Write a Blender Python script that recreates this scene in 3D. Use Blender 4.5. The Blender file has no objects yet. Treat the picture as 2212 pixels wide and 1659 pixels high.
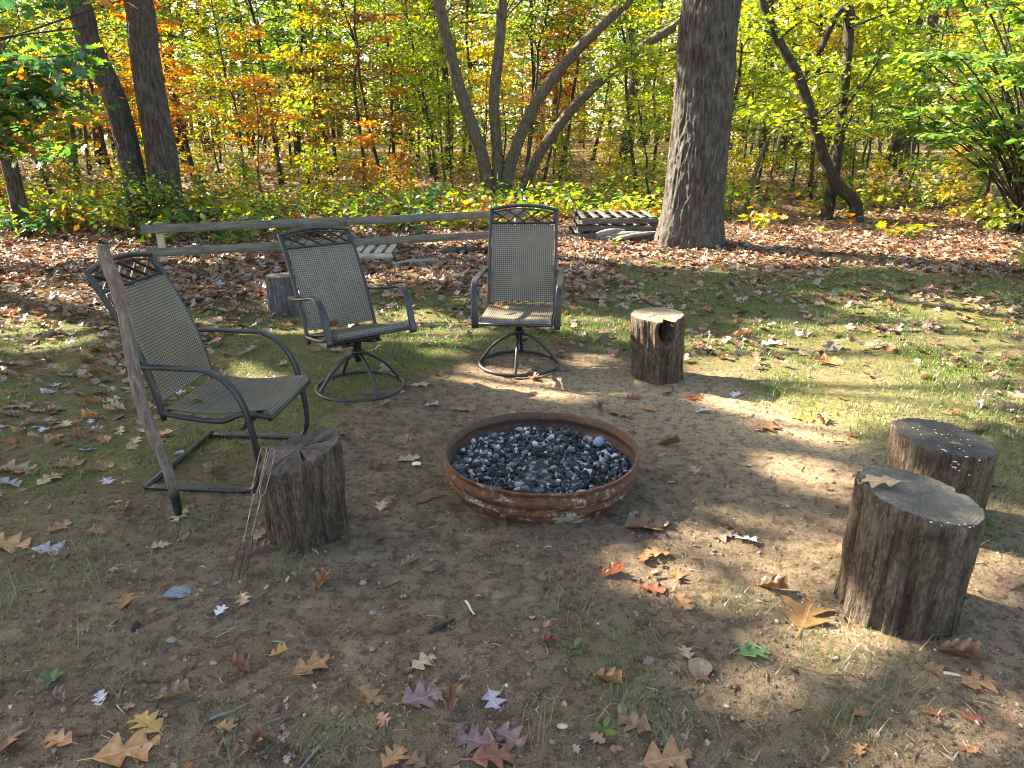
import bpy, math, random
import numpy as np
from mathutils import Matrix, Vector

S = bpy.context.scene
R = math.radians
# ------------------------------------------------------------------ camera, sky, sun, exposure
CAM_H, PITCH = 1.67, R(20)
cam = bpy.data.cameras.new('camera')
cam.sensor_width = 36; cam.lens = 24.96; cam.clip_start = 0.05; cam.clip_end = 2000
cam_o = bpy.data.objects.new('camera', cam); S.collection.objects.link(cam_o)
cam_o.location = (0, 0, CAM_H); cam_o.rotation_euler = (R(90) - PITCH, 0, 0)
S.camera = cam_o
SUN_EL, SUN_AZ = R(33), R(-61.6)             # azimuth from +Y towards +X
SUN_DIR = np.array([math.sin(SUN_AZ)*math.cos(SUN_EL), math.cos(SUN_AZ)*math.cos(SUN_EL), math.sin(SUN_EL)])
W = bpy.data.worlds.new('World'); S.world = W; W.use_nodes = True
wn = W.node_tree; bg = wn.nodes['Background']
sky = wn.nodes.new('ShaderNodeTexSky'); sky.sky_type = 'NISHITA'; sky.sun_disc = False
sky.sun_elevation = SUN_EL; sky.sun_rotation = SUN_AZ; sky.air_density = 1.0; sky.dust_density = 1.5; sky.ozone_density = 1.0
wm = wn.nodes.new('ShaderNodeMix'); wm.data_type = 'RGBA'; wm.blend_type = 'MULTIPLY'; wm.inputs[0].default_value = 1.; wm.inputs[7].default_value = (1.06, .97, .87, 1)
wn.links.new(sky.outputs[0], wm.inputs[6]); wn.links.new(wm.outputs[2], bg.inputs[0]); bg.inputs[1].default_value = 0.08
sl = bpy.data.lights.new('sun', 'SUN'); sl.energy = 5.0; sl.angle = R(0.53); sl.color = (1.0, 0.89, 0.71)
so = bpy.data.objects.new('sun', sl); S.collection.objects.link(so)
so.rotation_euler = Vector(tuple(SUN_DIR)).to_track_quat('Z', 'Y').to_euler()
S.view_settings.view_transform = 'Standard'; S.view_settings.look = 'None'
S.view_settings.gamma = 1; S.view_settings.use_curve_mapping = False
S.view_settings.exposure = 3.08
S.cycles.max_bounces = 7; S.cycles.diffuse_bounces = 4; S.cycles.transmission_bounces = 5; S.cycles.glossy_bounces = 2
S.cycles.transparent_max_bounces = 4; S.cycles.caustics_reflective = False; S.cycles.caustics_refractive = False
S.cycles.use_denoising = True; S.cycles.pixel_filter_type = 'BLACKMAN_HARRIS'; S.cycles.filter_width = 1.05; S.cycles.sample_clamp_indirect = 6
S.cycles.use_adaptive_sampling = True; S.cycles.adaptive_threshold = 0.02

# ------------------------------------------------------------------ helpers
rng = np.random.default_rng(11); random.seed(11)
F_, CX_, CY_ = 1534., 1106., 829.5
def ray(sx, sy):
    dx, dy = (sx-CX_)/F_, (sy-CY_)/F_
    return np.array([dx, math.cos(PITCH)-dy*math.sin(PITCH), -math.sin(PITCH)-dy*math.cos(PITCH)])
def G(sx, sy, z=0.):                          # a point of the photograph on the level z
    r = ray(sx, sy); t = (z-CAM_H)/r[2]; return np.array([r[0]*t, r[1]*t, z])
def At(sx, sy, Y):                            # a point of the photograph at the distance Y
    r = ray(sx, sy); t = Y/r[1]; return np.array([r[0]*t, Y, CAM_H+r[2]*t])

def _h(ix, iy, iz, s):
    h = (ix.astype(np.uint32)*np.uint32(374761393) + iy.astype(np.uint32)*np.uint32(668265263)
         + iz.astype(np.uint32)*np.uint32(2147483647) + np.uint32(s*974634777 & 0xffffffff))
    h = (h ^ (h >> np.uint32(13)))*np.uint32(1274126177); h = h ^ (h >> np.uint32(16))
    h = h*np.uint32(2246822519); h = h ^ (h >> np.uint32(15))
    return (h & np.uint32(0xffffff)).astype(np.float64)/0xffffff
def vn(p, s=0):                               # value noise, -1..1
    p = np.atleast_2d(np.asarray(p, float)); f = np.floor(p); q = p-f; q = q*q*q*(q*(q*6-15)+10)
    i = f.astype(np.int64); x, y, z = i[:, 0], i[:, 1], i[:, 2]; o = 0
    for a in (0, 1):
        for b in (0, 1):
            for c in (0, 1):
                w = (q[:, 0] if a else 1-q[:, 0])*(q[:, 1] if b else 1-q[:, 1])*(q[:, 2] if c else 1-q[:, 2])
                o = o + w*_h(x+a, y+b, z+c, s)
    return o*2-1
def fbm(p, s=0, o=4, g=.5):
    p = np.atleast_2d(np.asarray(p, float)); r = 0; a = 1; n = 0
    for k in range(o): r = r + a*vn(p*(2.03**k)+k*17.3, s+k); n += a; a *= g
    return r/n
def sstep(a, b, x):
    t = np.clip((x-a)/(b-a), 0, 1); return t*t*(3-2*t)

def mesh(name, v, f, smooth=False, uv=None):
    me = bpy.data.meshes.new(name)
    if isinstance(f, np.ndarray):
        v = np.asarray(v, np.float32); k = f.shape[1]
        me.vertices.add(len(v)); me.vertices.foreach_set('co', v.ravel())
        me.loops.add(f.size); me.loops.foreach_set('vertex_index', f.astype(np.int32).ravel())
        me.polygons.add(len(f)); me.polygons.foreach_set('loop_start', np.arange(0, f.size, k, dtype=np.int32))
        me.update(calc_edges=True)
    else:
        me.from_pydata([tuple(map(float, q)) for q in v], [], [tuple(map(int, q)) for q in f]); me.update()
    if smooth: me.polygons.foreach_set('use_smooth', np.ones(len(me.polygons), bool))
    if uv is not None:
        l = me.uv_layers.new(name='uv'); vi = np.zeros(len(me.loops), np.int32); me.loops.foreach_get('vertex_index', vi)
        l.data.foreach_set('uv', np.asarray(uv, np.float32)[vi].ravel())
    return me
def link(name, data, mat=None, parent=None, loc=None):
    o = bpy.data.objects.new(name, data); S.collection.objects.link(o)
    if mat is not None and data is not None and not data.materials: data.materials.append(mat)
    if parent is not None: o.parent = parent
    if loc is not None: o.location = tuple(map(float, loc))
    return o
def ob(name, vf, mat, parent=None, smooth=False, loc=None):
    return link(name, mesh(name, vf[0], vf[1], smooth, vf[2] if len(vf) > 2 else None), mat, parent, loc)
def tag(o, label, cat, group=None, kind=None):
    if label: o['label'] = label
    if cat: o['category'] = cat
    if group: o['group'] = group
    if kind: o['kind'] = kind
    return o
def empty(name, loc=(0, 0, 0), rz=0., rx=0., ry=0.):
    o = bpy.data.objects.new(name, None); S.collection.objects.link(o)
    o.location = tuple(map(float, loc)); o.rotation_euler = (rx, ry, rz); o.empty_display_size = .1; return o
def copy_tree(o, parent=None):
    c = o.copy(); S.collection.objects.link(c)
    if parent is not None: c.parent = parent
    for ch in list(o.children): copy_tree(ch, c)
    return c
def join(lst):
    V, Fs, n = [], [], 0
    for v, f in lst:
        V.append(np.asarray(v, float)); Fs.append(np.asarray(f)+n); n += len(v)
    return np.vstack(V), np.vstack(Fs)
def box(x0, x1, y0, y1, z0, z1):
    v = np.array([[x, y, z] for x in (x0, x1) for y in (y0, y1) for z in (z0, z1)], float)
    f = np.array([[0, 1, 3, 2], [4, 6, 7, 5], [0, 4, 5, 1], [2, 3, 7, 6], [0, 2, 6, 4], [1, 5, 7, 3]])
    return v, f
def board(L, Wd, T, seed=0, nl=6, wob=.004):  # a weathered plank along x, with worn edges
    n = nl+1; xs = np.linspace(-L/2, L/2, n); r = np.random.default_rng(seed)
    b = min(T, Wd)*.16
    prof = [(-Wd/2, -T/2+b), (-Wd/2+b, -T/2), (Wd/2-b, -T/2), (Wd/2, -T/2+b), (Wd/2, T/2-b), (Wd/2-b, T/2), (-Wd/2+b, T/2), (-Wd/2, T/2-b)]
    V = []; bow = r.normal(0, wob, 2); ph = r.uniform(0, 6)
    for i, x in enumerate(xs):
        for (y, z) in prof:
            V.append((x+r.normal(0, wob*.6)*(i in (0, n-1)), y+r.normal(0, wob*.4)+bow[0]*math.sin(x*2+ph), z+r.normal(0, wob*.35)+bow[1]*math.sin(x*2.3+ph)))
    Fq = []; k = 8
    for i in range(n-1):
        for j in range(k): Fq.append((i*k+j, i*k+(j+1) % k, (i+1)*k+(j+1) % k, (i+1)*k+j))
    for a in ((0, 1, 2, 3), (0, 3, 4, 7), (4, 5, 6, 7)):
        Fq.append(tuple(a)); Fq.append(tuple((n-1)*k+q for q in reversed(a)))
    return np.array(V), np.array(Fq)
def smooth_path(pts, n):                      # Catmull-Rom through the points
    P = np.array(pts, float); P = np.vstack([2*P[0]-P[1], P, 2*P[-1]-P[-2]]); m = len(P)-3
    t = np.linspace(0, m-1e-6, n); i = t.astype(int); u = (t-i)[:, None]
    a, b, c, d = P[i], P[i+1], P[i+2], P[i+3]
    return .5*((2*b)+(c-a)*u+(2*a-5*b+4*c-d)*u*u+(3*b-a-3*c+d)*u**3)
def frames(P, ref=None, closed=False):
    P = np.asarray(P, float)
    if closed: T = np.roll(P, -1, 0)-np.roll(P, 1, 0)
    else: T = np.gradient(P, axis=0)
    T /= np.linalg.norm(T, axis=1)[:, None]+1e-12
    if ref is not None:
        A = np.tile(np.asarray(ref, float), (len(P), 1)); A -= T*(A*T).sum(1)[:, None]
        A /= np.linalg.norm(A, axis=1)[:, None]+1e-12; return T, A, np.cross(T, A)
    a = np.cross(T[0], [0.13, .3, 1.]); 
    if np.linalg.norm(a) < .1: a = np.cross(T[0], [1., 0, 0])
    A = [a/np.linalg.norm(a)]
    for i in range(1, len(P)):
        q = A[-1]-T[i]*np.dot(A[-1], T[i]); A.append(q/np.linalg.norm(q))
    A = np.array(A); return T, A, np.cross(T, A)
def sweep(P, prof, ref=None, scale=None, closed=False, cap=True):
    P = np.asarray(P, float); T, A, B = frames(P, ref, closed); pr = np.asarray(prof, float); k = len(pr); n = len(P)
    s = np.ones(n) if scale is None else np.asarray(scale, float)
    V = P[:, None, :]+s[:, None, None]*(pr[None, :, :1]*A[:, None, :]+pr[None, :, 1:]*B[:, None, :])
    V = V.reshape(-1, 3); m = n if closed else n-1
    i = np.arange(m)[:, None]; j = np.arange(k)[None, :]
    i2 = (i+1) % n
    Fq = np.stack([i*k+j, i*k+(j+1) % k, i2*k+(j+1) % k, i2*k+j], -1).reshape(-1, 4)
    if cap and not closed:
        c0, c1 = len(V), len(V)+1; V = np.vstack([V, P[:1], P[-1:]])
        jj = np.arange(k); e = (n-1)*k
        Fq = np.vstack([Fq, np.stack([np.full(k, c0), (jj+1) % k, jj, jj], -1)[:, [0, 1, 2, 2]], np.stack([np.full(k, c1), e+jj, e+(jj+1) % k, e+(jj+1) % k], -1)])
        tri = Fq[:, 2] == Fq[:, 3]
        q = [tuple(x) for x in Fq[~tri]]+[tuple(x[:3]) for x in Fq[tri]]
        return V, q
    return V, Fq
def circ(r, k): a = np.arange(k)*2*math.pi/k; return np.stack([r*np.cos(a), r*np.sin(a)], 1)
def tube(P, r, k=10, closed=False, cap=True):
    if np.isscalar(r): return sweep(P, circ(r, k), closed=closed, cap=cap)
    return sweep(P, circ(1., k), scale=r, closed=closed, cap=cap)
def jl(lst):                                  # join with list faces
    V, Fs, n = [], [], 0
    for v, f in lst:
        V.append(np.asarray(v, float)); Fs += [tuple(int(a)+n for a in q) for q in f]; n += len(v)
    return np.vstack(V), Fs
def rrect(w, t, b):
    return [(-w/2+b, -t/2), (w/2-b, -t/2), (w/2, -t/2+b), (w/2, t/2-b), (w/2-b, t/2), (-w/2+b, t/2), (-w/2, t/2-b), (-w/2, -t/2+b)]

# ------------------------------------------------------------------ materials
class MT:
    def __init__(s, name):
        s.m = bpy.data.materials.new(name); s.m.use_nodes = True; s.t = s.m.node_tree; s.t.nodes.clear()
        s.out = s.n('ShaderNodeOutputMaterial')
    def n(s, ty, **k):
        o = s.t.nodes.new(ty)
        for a, b in k.items(): setattr(o, a, b)
        return o
    def set(s, sock, v):
        if isinstance(v, bpy.types.NodeSocket): s.t.links.new(v, sock)
        elif v is not None: sock.default_value = (tuple(v)+(1,))[:4] if isinstance(v, (tuple, list)) and sock.type == 'RGBA' else v
    def noise(s, co, sc, det=4, rough=.55, dim='3D', dist=0):
        o = s.n('ShaderNodeTexNoise'); s.set(o.inputs['Vector'], co); o.inputs['Scale'].default_value = sc
        o.inputs['Detail'].default_value = det; o.inputs['Roughness'].default_value = rough; o.inputs['Distortion'].default_value = dist; return o.outputs['Fac']
    def vor(s, co, sc, feat='F1', out='Distance'):
        o = s.n('ShaderNodeTexVoronoi', feature=feat); s.set(o.inputs['Vector'], co); o.inputs['Scale'].default_value = sc; return o.outputs[out]
    def co(s, scale=(1, 1, 1), kind='Object', loc=(0, 0, 0)):
        t = s.n('ShaderNodeTexCoord'); m = s.n('ShaderNodeMapping'); s.t.links.new(t.outputs[kind], m.inputs[0])
        m.inputs['Scale'].default_value = scale; m.inputs['Location'].default_value = loc; return m.outputs[0]
    def ramp(s, f, stops, interp='LINEAR'):
        o = s.n('ShaderNodeValToRGB'); s.set(o.inputs[0], f); e = o.color_ramp.elements; o.color_ramp.interpolation = interp
        while len(e) < len(stops): e.new(.5)
        for q, (p, c) in zip(e, stops):
            q.position = p; q.color = (tuple(c)+(1,))[:4] if not isinstance(c, (int, float)) else (c, c, c, 1)
        return o.outputs[0]
    def mix(s, f, a, b, mode='MIX'):
        o = s.n('ShaderNodeMix', data_type='RGBA', blend_type=mode); s.set(o.inputs[0], f); s.set(o.inputs[6], a); s.set(o.inputs[7], b); return o.outputs[2]
    def math(s, op, a, b=None, c=None, clamp=False):
        o = s.n('ShaderNodeMath', operation=op, use_clamp=clamp); s.set(o.inputs[0], a)
        if b is not None: s.set(o.inputs[1], b)
        if c is not None: s.set(o.inputs[2], c)
        return o.outputs[0]
    def bump(s, h, st=.5, d=.01, nrm=None):
        o = s.n('ShaderNodeBump'); s.set(o.inputs['Height'], h); o.inputs['Strength'].default_value = st; o.inputs['Distance'].default_value = d
        if nrm is not None: s.set(o.inputs['Normal'], nrm)
        return o.outputs[0]
    def attr(s, name): 
        o = s.n('ShaderNodeAttribute', attribute_name=name); return o.outputs['Fac']
    def isl(s): return s.n('ShaderNodeNewGeometry').outputs['Random Per Island']
    def orand(s): return s.n('ShaderNodeObjectInfo').outputs['Random']
    def pbr(s, col, rough=.8, nrm=None, metal=0., spec=.3):
        o = s.n('ShaderNodeBsdfPrincipled'); s.set(o.inputs['Base Color'], col); s.set(o.inputs['Roughness'], rough); s.set(o.inputs['Metallic'], metal)
        o.inputs['Specular IOR Level'].default_value = spec
        if nrm is not None: s.set(o.inputs['Normal'], nrm)
        s.t.links.new(o.outputs[0], s.out.inputs[0]); return s.m
    def leaf(s, col, trans=.45, tcol=None, gloss=.06, rough=.4, nrm=None):
        d = s.n('ShaderNodeBsdfDiffuse'); t = s.n('ShaderNodeBsdfTranslucent'); g = s.n('ShaderNodeBsdfGlossy'); g.inputs['Roughness'].default_value = rough
        s.set(d.inputs[0], col); s.set(t.inputs[0], tcol if tcol is not None else col)
        if nrm is not None:
            for q in (d, t, g): s.set(q.inputs['Normal'], nrm)
        a = s.n('ShaderNodeMixShader'); a.inputs[0].default_value = trans; s.t.links.new(d.outputs[0], a.inputs[1]); s.t.links.new(t.outputs[0], a.inputs[2])
        b = s.n('ShaderNodeMixShader'); b.inputs[0].default_value = gloss; s.t.links.new(a.outputs[0], b.inputs[1]); s.t.links.new(g.outputs[0], b.inputs[2])
        s.t.links.new(b.outputs[0], s.out.inputs[0]); return s.m

def m_foliage(name, cols, trans=.55, sat=1.15, val=1.7):
    t = MT(name); k = len(cols); r = t.ramp(t.isl(), [(i/(k-1), c) for i, c in enumerate(cols)])
    hs = t.n('ShaderNodeHueSaturation'); t.set(hs.inputs['Color'], r); hs.inputs['Saturation'].default_value = sat; hs.inputs['Value'].default_value = val
    return t.leaf(r, trans, hs.outputs[0], .05, .38)
GREEN = m_foliage('leaf_green', [(.035, .075, .016), (.06, .13, .022), (.10, .17, .028), (.17, .21, .03), (.05, .11, .03)])
DEEP = m_foliage('leaf_deep_green', [(.025, .07, .03), (.04, .10, .035), (.06, .13, .03), (.04, .09, .04)], .4)
YGREEN = m_foliage('leaf_yellow_green', [(.085, .155, .022), (.18, .245, .032), (.28, .31, .045), (.13, .20, .028), (.37, .345, .055)])
YELLOW = m_foliage('leaf_yellow', [(.38, .29, .035), (.46, .36, .05), (.28, .30, .04), (.44, .25, .035)])
ORANGE = m_foliage('leaf_orange', [(.38, .13, .02), (.45, .19, .02), (.22, .08, .02), (.46, .26, .025), (.18, .17, .03)])
RUST = m_foliage('leaf_rust', [(.20, .06, .03), (.30, .10, .035), (.14, .05, .03), (.34, .15, .04), (.10, .12, .03)])
MIXED = m_foliage('leaf_mixed', [(.06, .12, .02), (.16, .20, .025), (.35, .30, .03), (.40, .17, .02), (.10, .15, .02), (.20, .09, .03)])

def m_bark(name, c0, c1, c2, sc=1., bump=.9, zs=.16):
    t = MT(name); co = t.co((1, 1, zs)); co1 = t.co()
    n1 = t.noise(co, 34*sc, 5, .65, dist=.4); n2 = t.noise(co1, 5*sc, 4); n3 = t.noise(co1, 90*sc, 3, .6)
    c = t.ramp(n1, [(.3, c0), (.55, c1), (.75, c2)])
    li = t.ramp(n2, [(.52, 0.), (.66, 1.)])
    c = t.mix(t.math('MULTIPLY', li, .22), c, (.17, .19, .16))
    h = t.math('ADD', n1, t.math('MULTIPLY', n3, .35))
    return t.pbr(c, .9, t.bump(h, bump, .018), spec=.15)
BARK = m_bark('bark_grey', (.016, .013, .011), (.075, .063, .052), (.15, .13, .108))
BARK_DARK = m_bark('bark_dark', (.02, .016, .013), (.05, .04, .032), (.09, .075, .06), 1.4)
BARK_PALE = m_bark('bark_pale', (.035, .028, .02), (.12, .098, .07), (.24, .205, .15), 1.3)

def m_ground():
    t = MT('ground_soil'); co = t.co()
    a = t.noise(co, 1.1, 5, .6); b = t.noise(co, 7, 6, .65); c = t.noise(co, 45, 5, .7); d = t.noise(co, 260, 3, .7)
    v = t.vor(co, 70); gm, lm, sm = t.attr('grassy'), t.attr('litter'), t.attr('sandy')
    dirt = t.ramp(b, [(.28, (.105, .071, .043)), (.44, (.182, .129, .078)), (.56, (.242, .176, .109)), (.70, (.33, .25, .16))])
    dirt = t.mix(t.ramp(a, [(.35, 0.), (.65, .55)]), dirt, (.175, .135, .098))
    sand = t.ramp(c, [(.3, (.33, .235, .14)), (.7, (.50, .375, .235))])
    dirt = t.mix(sm, dirt, sand)
    sp = t.ramp(d, [(.34, (.28, .26, .24)), (.47, (1., 1., 1.)), (.60, (1.1, 1.08, 1.04)), (.70, (1.6, 1.55, 1.45))])
    dirt = t.mix(1., dirt, sp, 'MULTIPLY')
    dirt = t.mix(t.ramp(v, [(.06, .6), (.17, 0.)]), dirt, (.085, .062, .046))
    hum = t.ramp(t.noise(co, 19, 6, .75), [(.50, 0.), (.57, .85)]); dirt = t.mix(hum, dirt, t.mix(1., dirt, (.50, .47, .44), 'MULTIPLY'))
    pal = t.ramp(t.noise(t.co(loc=(7, 3, 1)), 26, 6, .75), [(.56, 0.), (.66, .55)]); dirt = t.mix(pal, dirt, t.mix(1., dirt, (1.55, 1.5, 1.42), 'MULTIPLY'))
    moss = t.ramp(t.noise(co, 22, 5, .7), [(.3, (.055, .065, .02)), (.52, (.12, .135, .03)), (.75, (.22, .22, .05))])
    gf = t.math('MULTIPLY', gm, t.ramp(t.math('ADD', t.math('MULTIPLY', c, .5), t.math('MULTIPLY', b, .5)), [(.38, .15), (.55, 1.)]))
    col = t.mix(gf, dirt, moss)
    vc = t.n('ShaderNodeTexVoronoi'); t.set(vc.inputs['Vector'], t.co((1, 1, 1))); vc.inputs['Scale'].default_value = 13.
    lit = t.ramp(t.math('ADD', t.math('MULTIPLY', t.vor(co, 13, out='Color'), .6), t.math('MULTIPLY', b, .4)), [(.2, (.07, .04, .025)), (.45, (.17, .095, .05)), (.6, (.26, .15, .085)), (.8, (.30, .19, .13))])
    col = t.mix(lm, col, lit)
    h = t.math('ADD', t.math('MULTIPLY', b, .5), t.math('ADD', t.math('MULTIPLY', c, .45), t.math('MULTIPLY', d, .22)))
    h = t.math('ADD', h, t.math('MULTIPLY', t.ramp(v, [(0., 1.), (.22, 0.)]), .18))
    return t.pbr(col, .95, t.bump(h, 1., .05), spec=.1)

def m_wood(name, c0, c1, c2, ax=0, sc=1., rough=.85):
    t = MT(name); s = [14*sc]*3; s[ax] = 1.2*sc; co = t.co(tuple(s)); co1 = t.co()
    ra = t.orand()
    m = t.n('ShaderNodeVectorMath', operation='ADD'); t.set(m.inputs[0], co); cx = t.n('ShaderNodeCombineXYZ'); 
    for q in range(3): t.set(cx.inputs[q], t.math('MULTIPLY', ra, 37.+q*11))
    t.set(m.inputs[1], cx.outputs[0])
    n1 = t.noise(m.outputs[0], 3., 6, .65, dist=.6); n2 = t.noise(co1, 6, 4)
    c = t.ramp(n1, [(.28, c0), (.5, c1), (.72, c2)])
    c = t.mix(t.ramp(n2, [(.45, 0.), (.7, .45)]), c, c0)
    return t.pbr(c, rough, t.bump(n1, .6, .006), spec=.15)
FENCE_WOOD = m_wood('wood_fence_grey', (.07, .062, .048), (.145, .13, .102), (.225, .205, .165))
POST_WOOD = m_wood('wood_post_pale', (.24, .20, .11), (.38, .33, .20), (.47, .42, .28), 2)
PALLET_WOOD = m_wood('wood_pallet_weathered', (.045, .04, .034), (.11, .098, .084), (.19, .172, .148))
PALLET_PALE = m_wood('wood_pallet_pale', (.24, .20, .15), (.42, .37, .29), (.55, .49, .40))
DRIFT = m_wood('wood_driftwood', (.09, .08, .07), (.22, .20, .18), (.36, .335, .30))

# ------------------------------------------------------------------ where light, grass and leaves lie (ground plan, metres)
def inpoly(P, x, y):
    P = np.asarray(P); ins = np.zeros(x.shape, bool); j = len(P)-1
    for i in range(len(P)):
        c = ((P[i, 1] > y) != (P[j, 1] > y)) & (x < (P[j, 0]-P[i, 0])*(y-P[i, 1])/(P[j, 1]-P[i, 1]+1e-12)+P[i, 0]); ins ^= c; j = i
    return ins
PIT = np.array([.145, 3.18])
def grassy(x, y):
    w = fbm(np.stack([x*.9, y*.9, x*0], 1), 5, 4)*1.1; w2 = fbm(np.stack([x*3.1, y*3.1, x*0], 1), 9, 4)
    d = np.hypot((x-.35)/1.55, (y-2.6)/2.75)+w*.16
    lawn = sstep(.92, 1.12, d)*sstep(.2, 1.5, y)
    left = sstep(1.35, 2.2, -x+w*.5)*.75
    front = sstep(2.6, 1.6, y)*sstep(.25, .6, w2)*.35
    return np.clip(np.maximum(np.maximum(lawn*sstep(3.8, 5.0, y+np.abs(x-.4)*.6), left*sstep(1.6, 2.6, y+.3*w)), front)*(.75+.5*w2), 0, 1)
def litter(x, y):
    w = fbm(np.stack([x*.6, y*.6, x*0], 1), 21, 4)
    edge = np.where(x < -1.2, 7.1, np.where(x < 1.3, 7.1+(x+1.2)*.5, 9.1-np.clip((x-4.5)*.3, 0, 1.3)))
    return sstep(-.6, .9, y-edge+w*1.3)
def sandy(x, y):
    w = fbm(np.stack([x*1.3, y*1.3, x*0], 1), 31, 4)
    a = np.exp(-(((x-2.0)/1.35)**2+((y-3.9)/.95)**2)); b = .6*np.exp(-(((x-.4)/.9)**2+((y-4.5)/.5)**2)); c = .35*np.exp(-(((x-1.4)/.9)**2+((y-1.9)/.6)**2))
    return np.clip((a+b+c)*1.15+w*.25-.1, 0, 1)
def ground_z(x, y):
    x = np.asarray(x, float); y = np.asarray(y, float); p = np.stack([x, y, x*0], 1)
    near = sstep(16, 9, np.hypot(x, y))
    z = fbm(p*.45, 3, 3)*.05*sstep(5.5, 9, np.hypot(x, y)) + fbm(p*2.2, 4, 4)*.012 + near*(fbm(p*9, 6, 4)*.009+fbm(p*28, 8, 3)*.0052)
    return z
def gz(x, y): return float(ground_z(np.array([x]), np.array([y]))[0])

def graded(a, b, fine, lo, hi, g=1.09):
    c = list(np.arange(a, b+1e-9, fine)); s = fine; q = b
    while q < hi: s *= g; q += s; c.append(q)
    s = fine; q = a
    while q > lo: s *= g; q -= s; c.insert(0, q)
    return np.array(c)
gxs = graded(-3.6, 3.6, .022, -180, 180); gys = graded(1.1, 6.2, .022, -40, 260, 1.075)
X, Y = np.meshgrid(gxs, gys, indexing='xy'); xf, yf = X.ravel(), Y.ravel()
GV = np.stack([xf, yf, ground_z(xf, yf)], 1)
nx, ny = len(gxs), len(gys); i = np.arange(ny-1)[:, None]; j = np.arange(nx-1)[None, :]
GF = np.stack([i*nx+j, i*nx+j+1, (i+1)*nx+j+1, (i+1)*nx+j], -1).reshape(-1, 4)
ground = ob('ground', (GV, GF), m_ground(), smooth=True)
for nm, fn in (('grassy', grassy), ('litter', litter), ('sandy', sandy)):
    at_ = ground.data.attributes.new(nm, 'FLOAT', 'POINT'); at_.data.foreach_set('value', fn(xf, yf).astype(np.float32))
tag(ground, 'brown sandy soil of the clearing with moss and leaf litter', None, kind='structure')

# pale lane seen through the trees on the right
t = MT('lane_gravel'); co = t.co()
lane_m = t.pbr(t.ramp(t.noise(co, 30, 5, .7), [(.3, (.13, .12, .12)), (.7, (.22, .205, .205))]), .9, t.bump(t.noise(co, 60), .5, .02))
lx = np.linspace(14, 48, 36); lv = []
for q in lx: 
    for yy in (43+.12*q, 47.5+.12*q): lv.append((q, yy, gz(q, yy)+.12))
lane = ob('lane', (np.array(lv), np.array([[2*k, 2*k+2, 2*k+3, 2*k+1] for k in range(35)])), lane_m)
tag(lane, 'pale gravel lane glimpsed through the trees', None, kind='structure')

# ------------------------------------------------------------------ leaves and trees
T_RHOMB = (np.array([(0, 0, 0), (.42, .30, .07), (1, 0, -.06), (.42, -.30, .07)], float), np.array([[0, 1, 2], [0, 2, 3]]))
_h1 = [(.0, .02), (.22, .14), (.26, .40), (.44, .17), (.56, .46), (.70, .15), (.84, .24), (1., 0)]
_o = [(.5, 0, -.03)]+[(a, b, .10*b) for a, b in _h1]+[(a, -b, .10*b) for a, b in reversed(_h1[:-1])]
T_LOBE = (np.array(_o, float), np.array([[0, k, k+1] for k in range(1, len(_o)-1)]+[[0, len(_o)-1, 1]]))
T_OVAL = (np.array([(0, 0, 0), (.3, .22, .05), (.65, .22, .04), (1, 0, -.08), (.65, -.22, .04), (.3, -.22, .05)], float),
          np.array([[0, 1, 5], [1, 2, 5], [2, 4, 5], [2, 3, 4]]))
def unit(a): return a/(np.linalg.norm(a, axis=-1, keepdims=True)+1e-9)
def leaves(C, A, N, size, tpl):
    A = unit(A); N = N-A*(N*A).sum(1)[:, None]; N = unit(N); B = np.cross(N, A); T, Fc = tpl; s = np.asarray(size).reshape(-1, 1, 1)*np.ones((len(C), 1, 1))
    V = C[:, None, :]+s*(T[None, :, :1]*A[:, None]+T[None, :, 1:2]*B[:, None]+T[None, :, 2:]*N[:, None])
    k = len(T); Fq = (np.arange(len(C))[:, None, None]*k+Fc[None]).reshape(-1, 3)
    return V.reshape(-1, 3), Fq
def spray(r, C, n, rad, flat=.35, tilt=.55):
    """n leaf seats in a flattened cloud round each of the centres C"""
    C = np.atleast_2d(C); m = len(C); d = unit(r.normal(size=(m*n, 3)))*(r.uniform(0, 1, (m*n, 1))**.45)
    d[:, 2] *= flat; rad = np.repeat(np.ones(m)*rad, n)[:, None]
    P = np.repeat(C, n, 0)+d*rad
    A = unit(d*np.array([1, 1, .3])+r.normal(0, .5, (m*n, 3))*np.array([1, 1, .5])+[0, 0, -.15]); N = unit(np.array([0, 0, 1.])+r.normal(0, tilt, (m*n, 3)))
    return P, A, N
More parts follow.
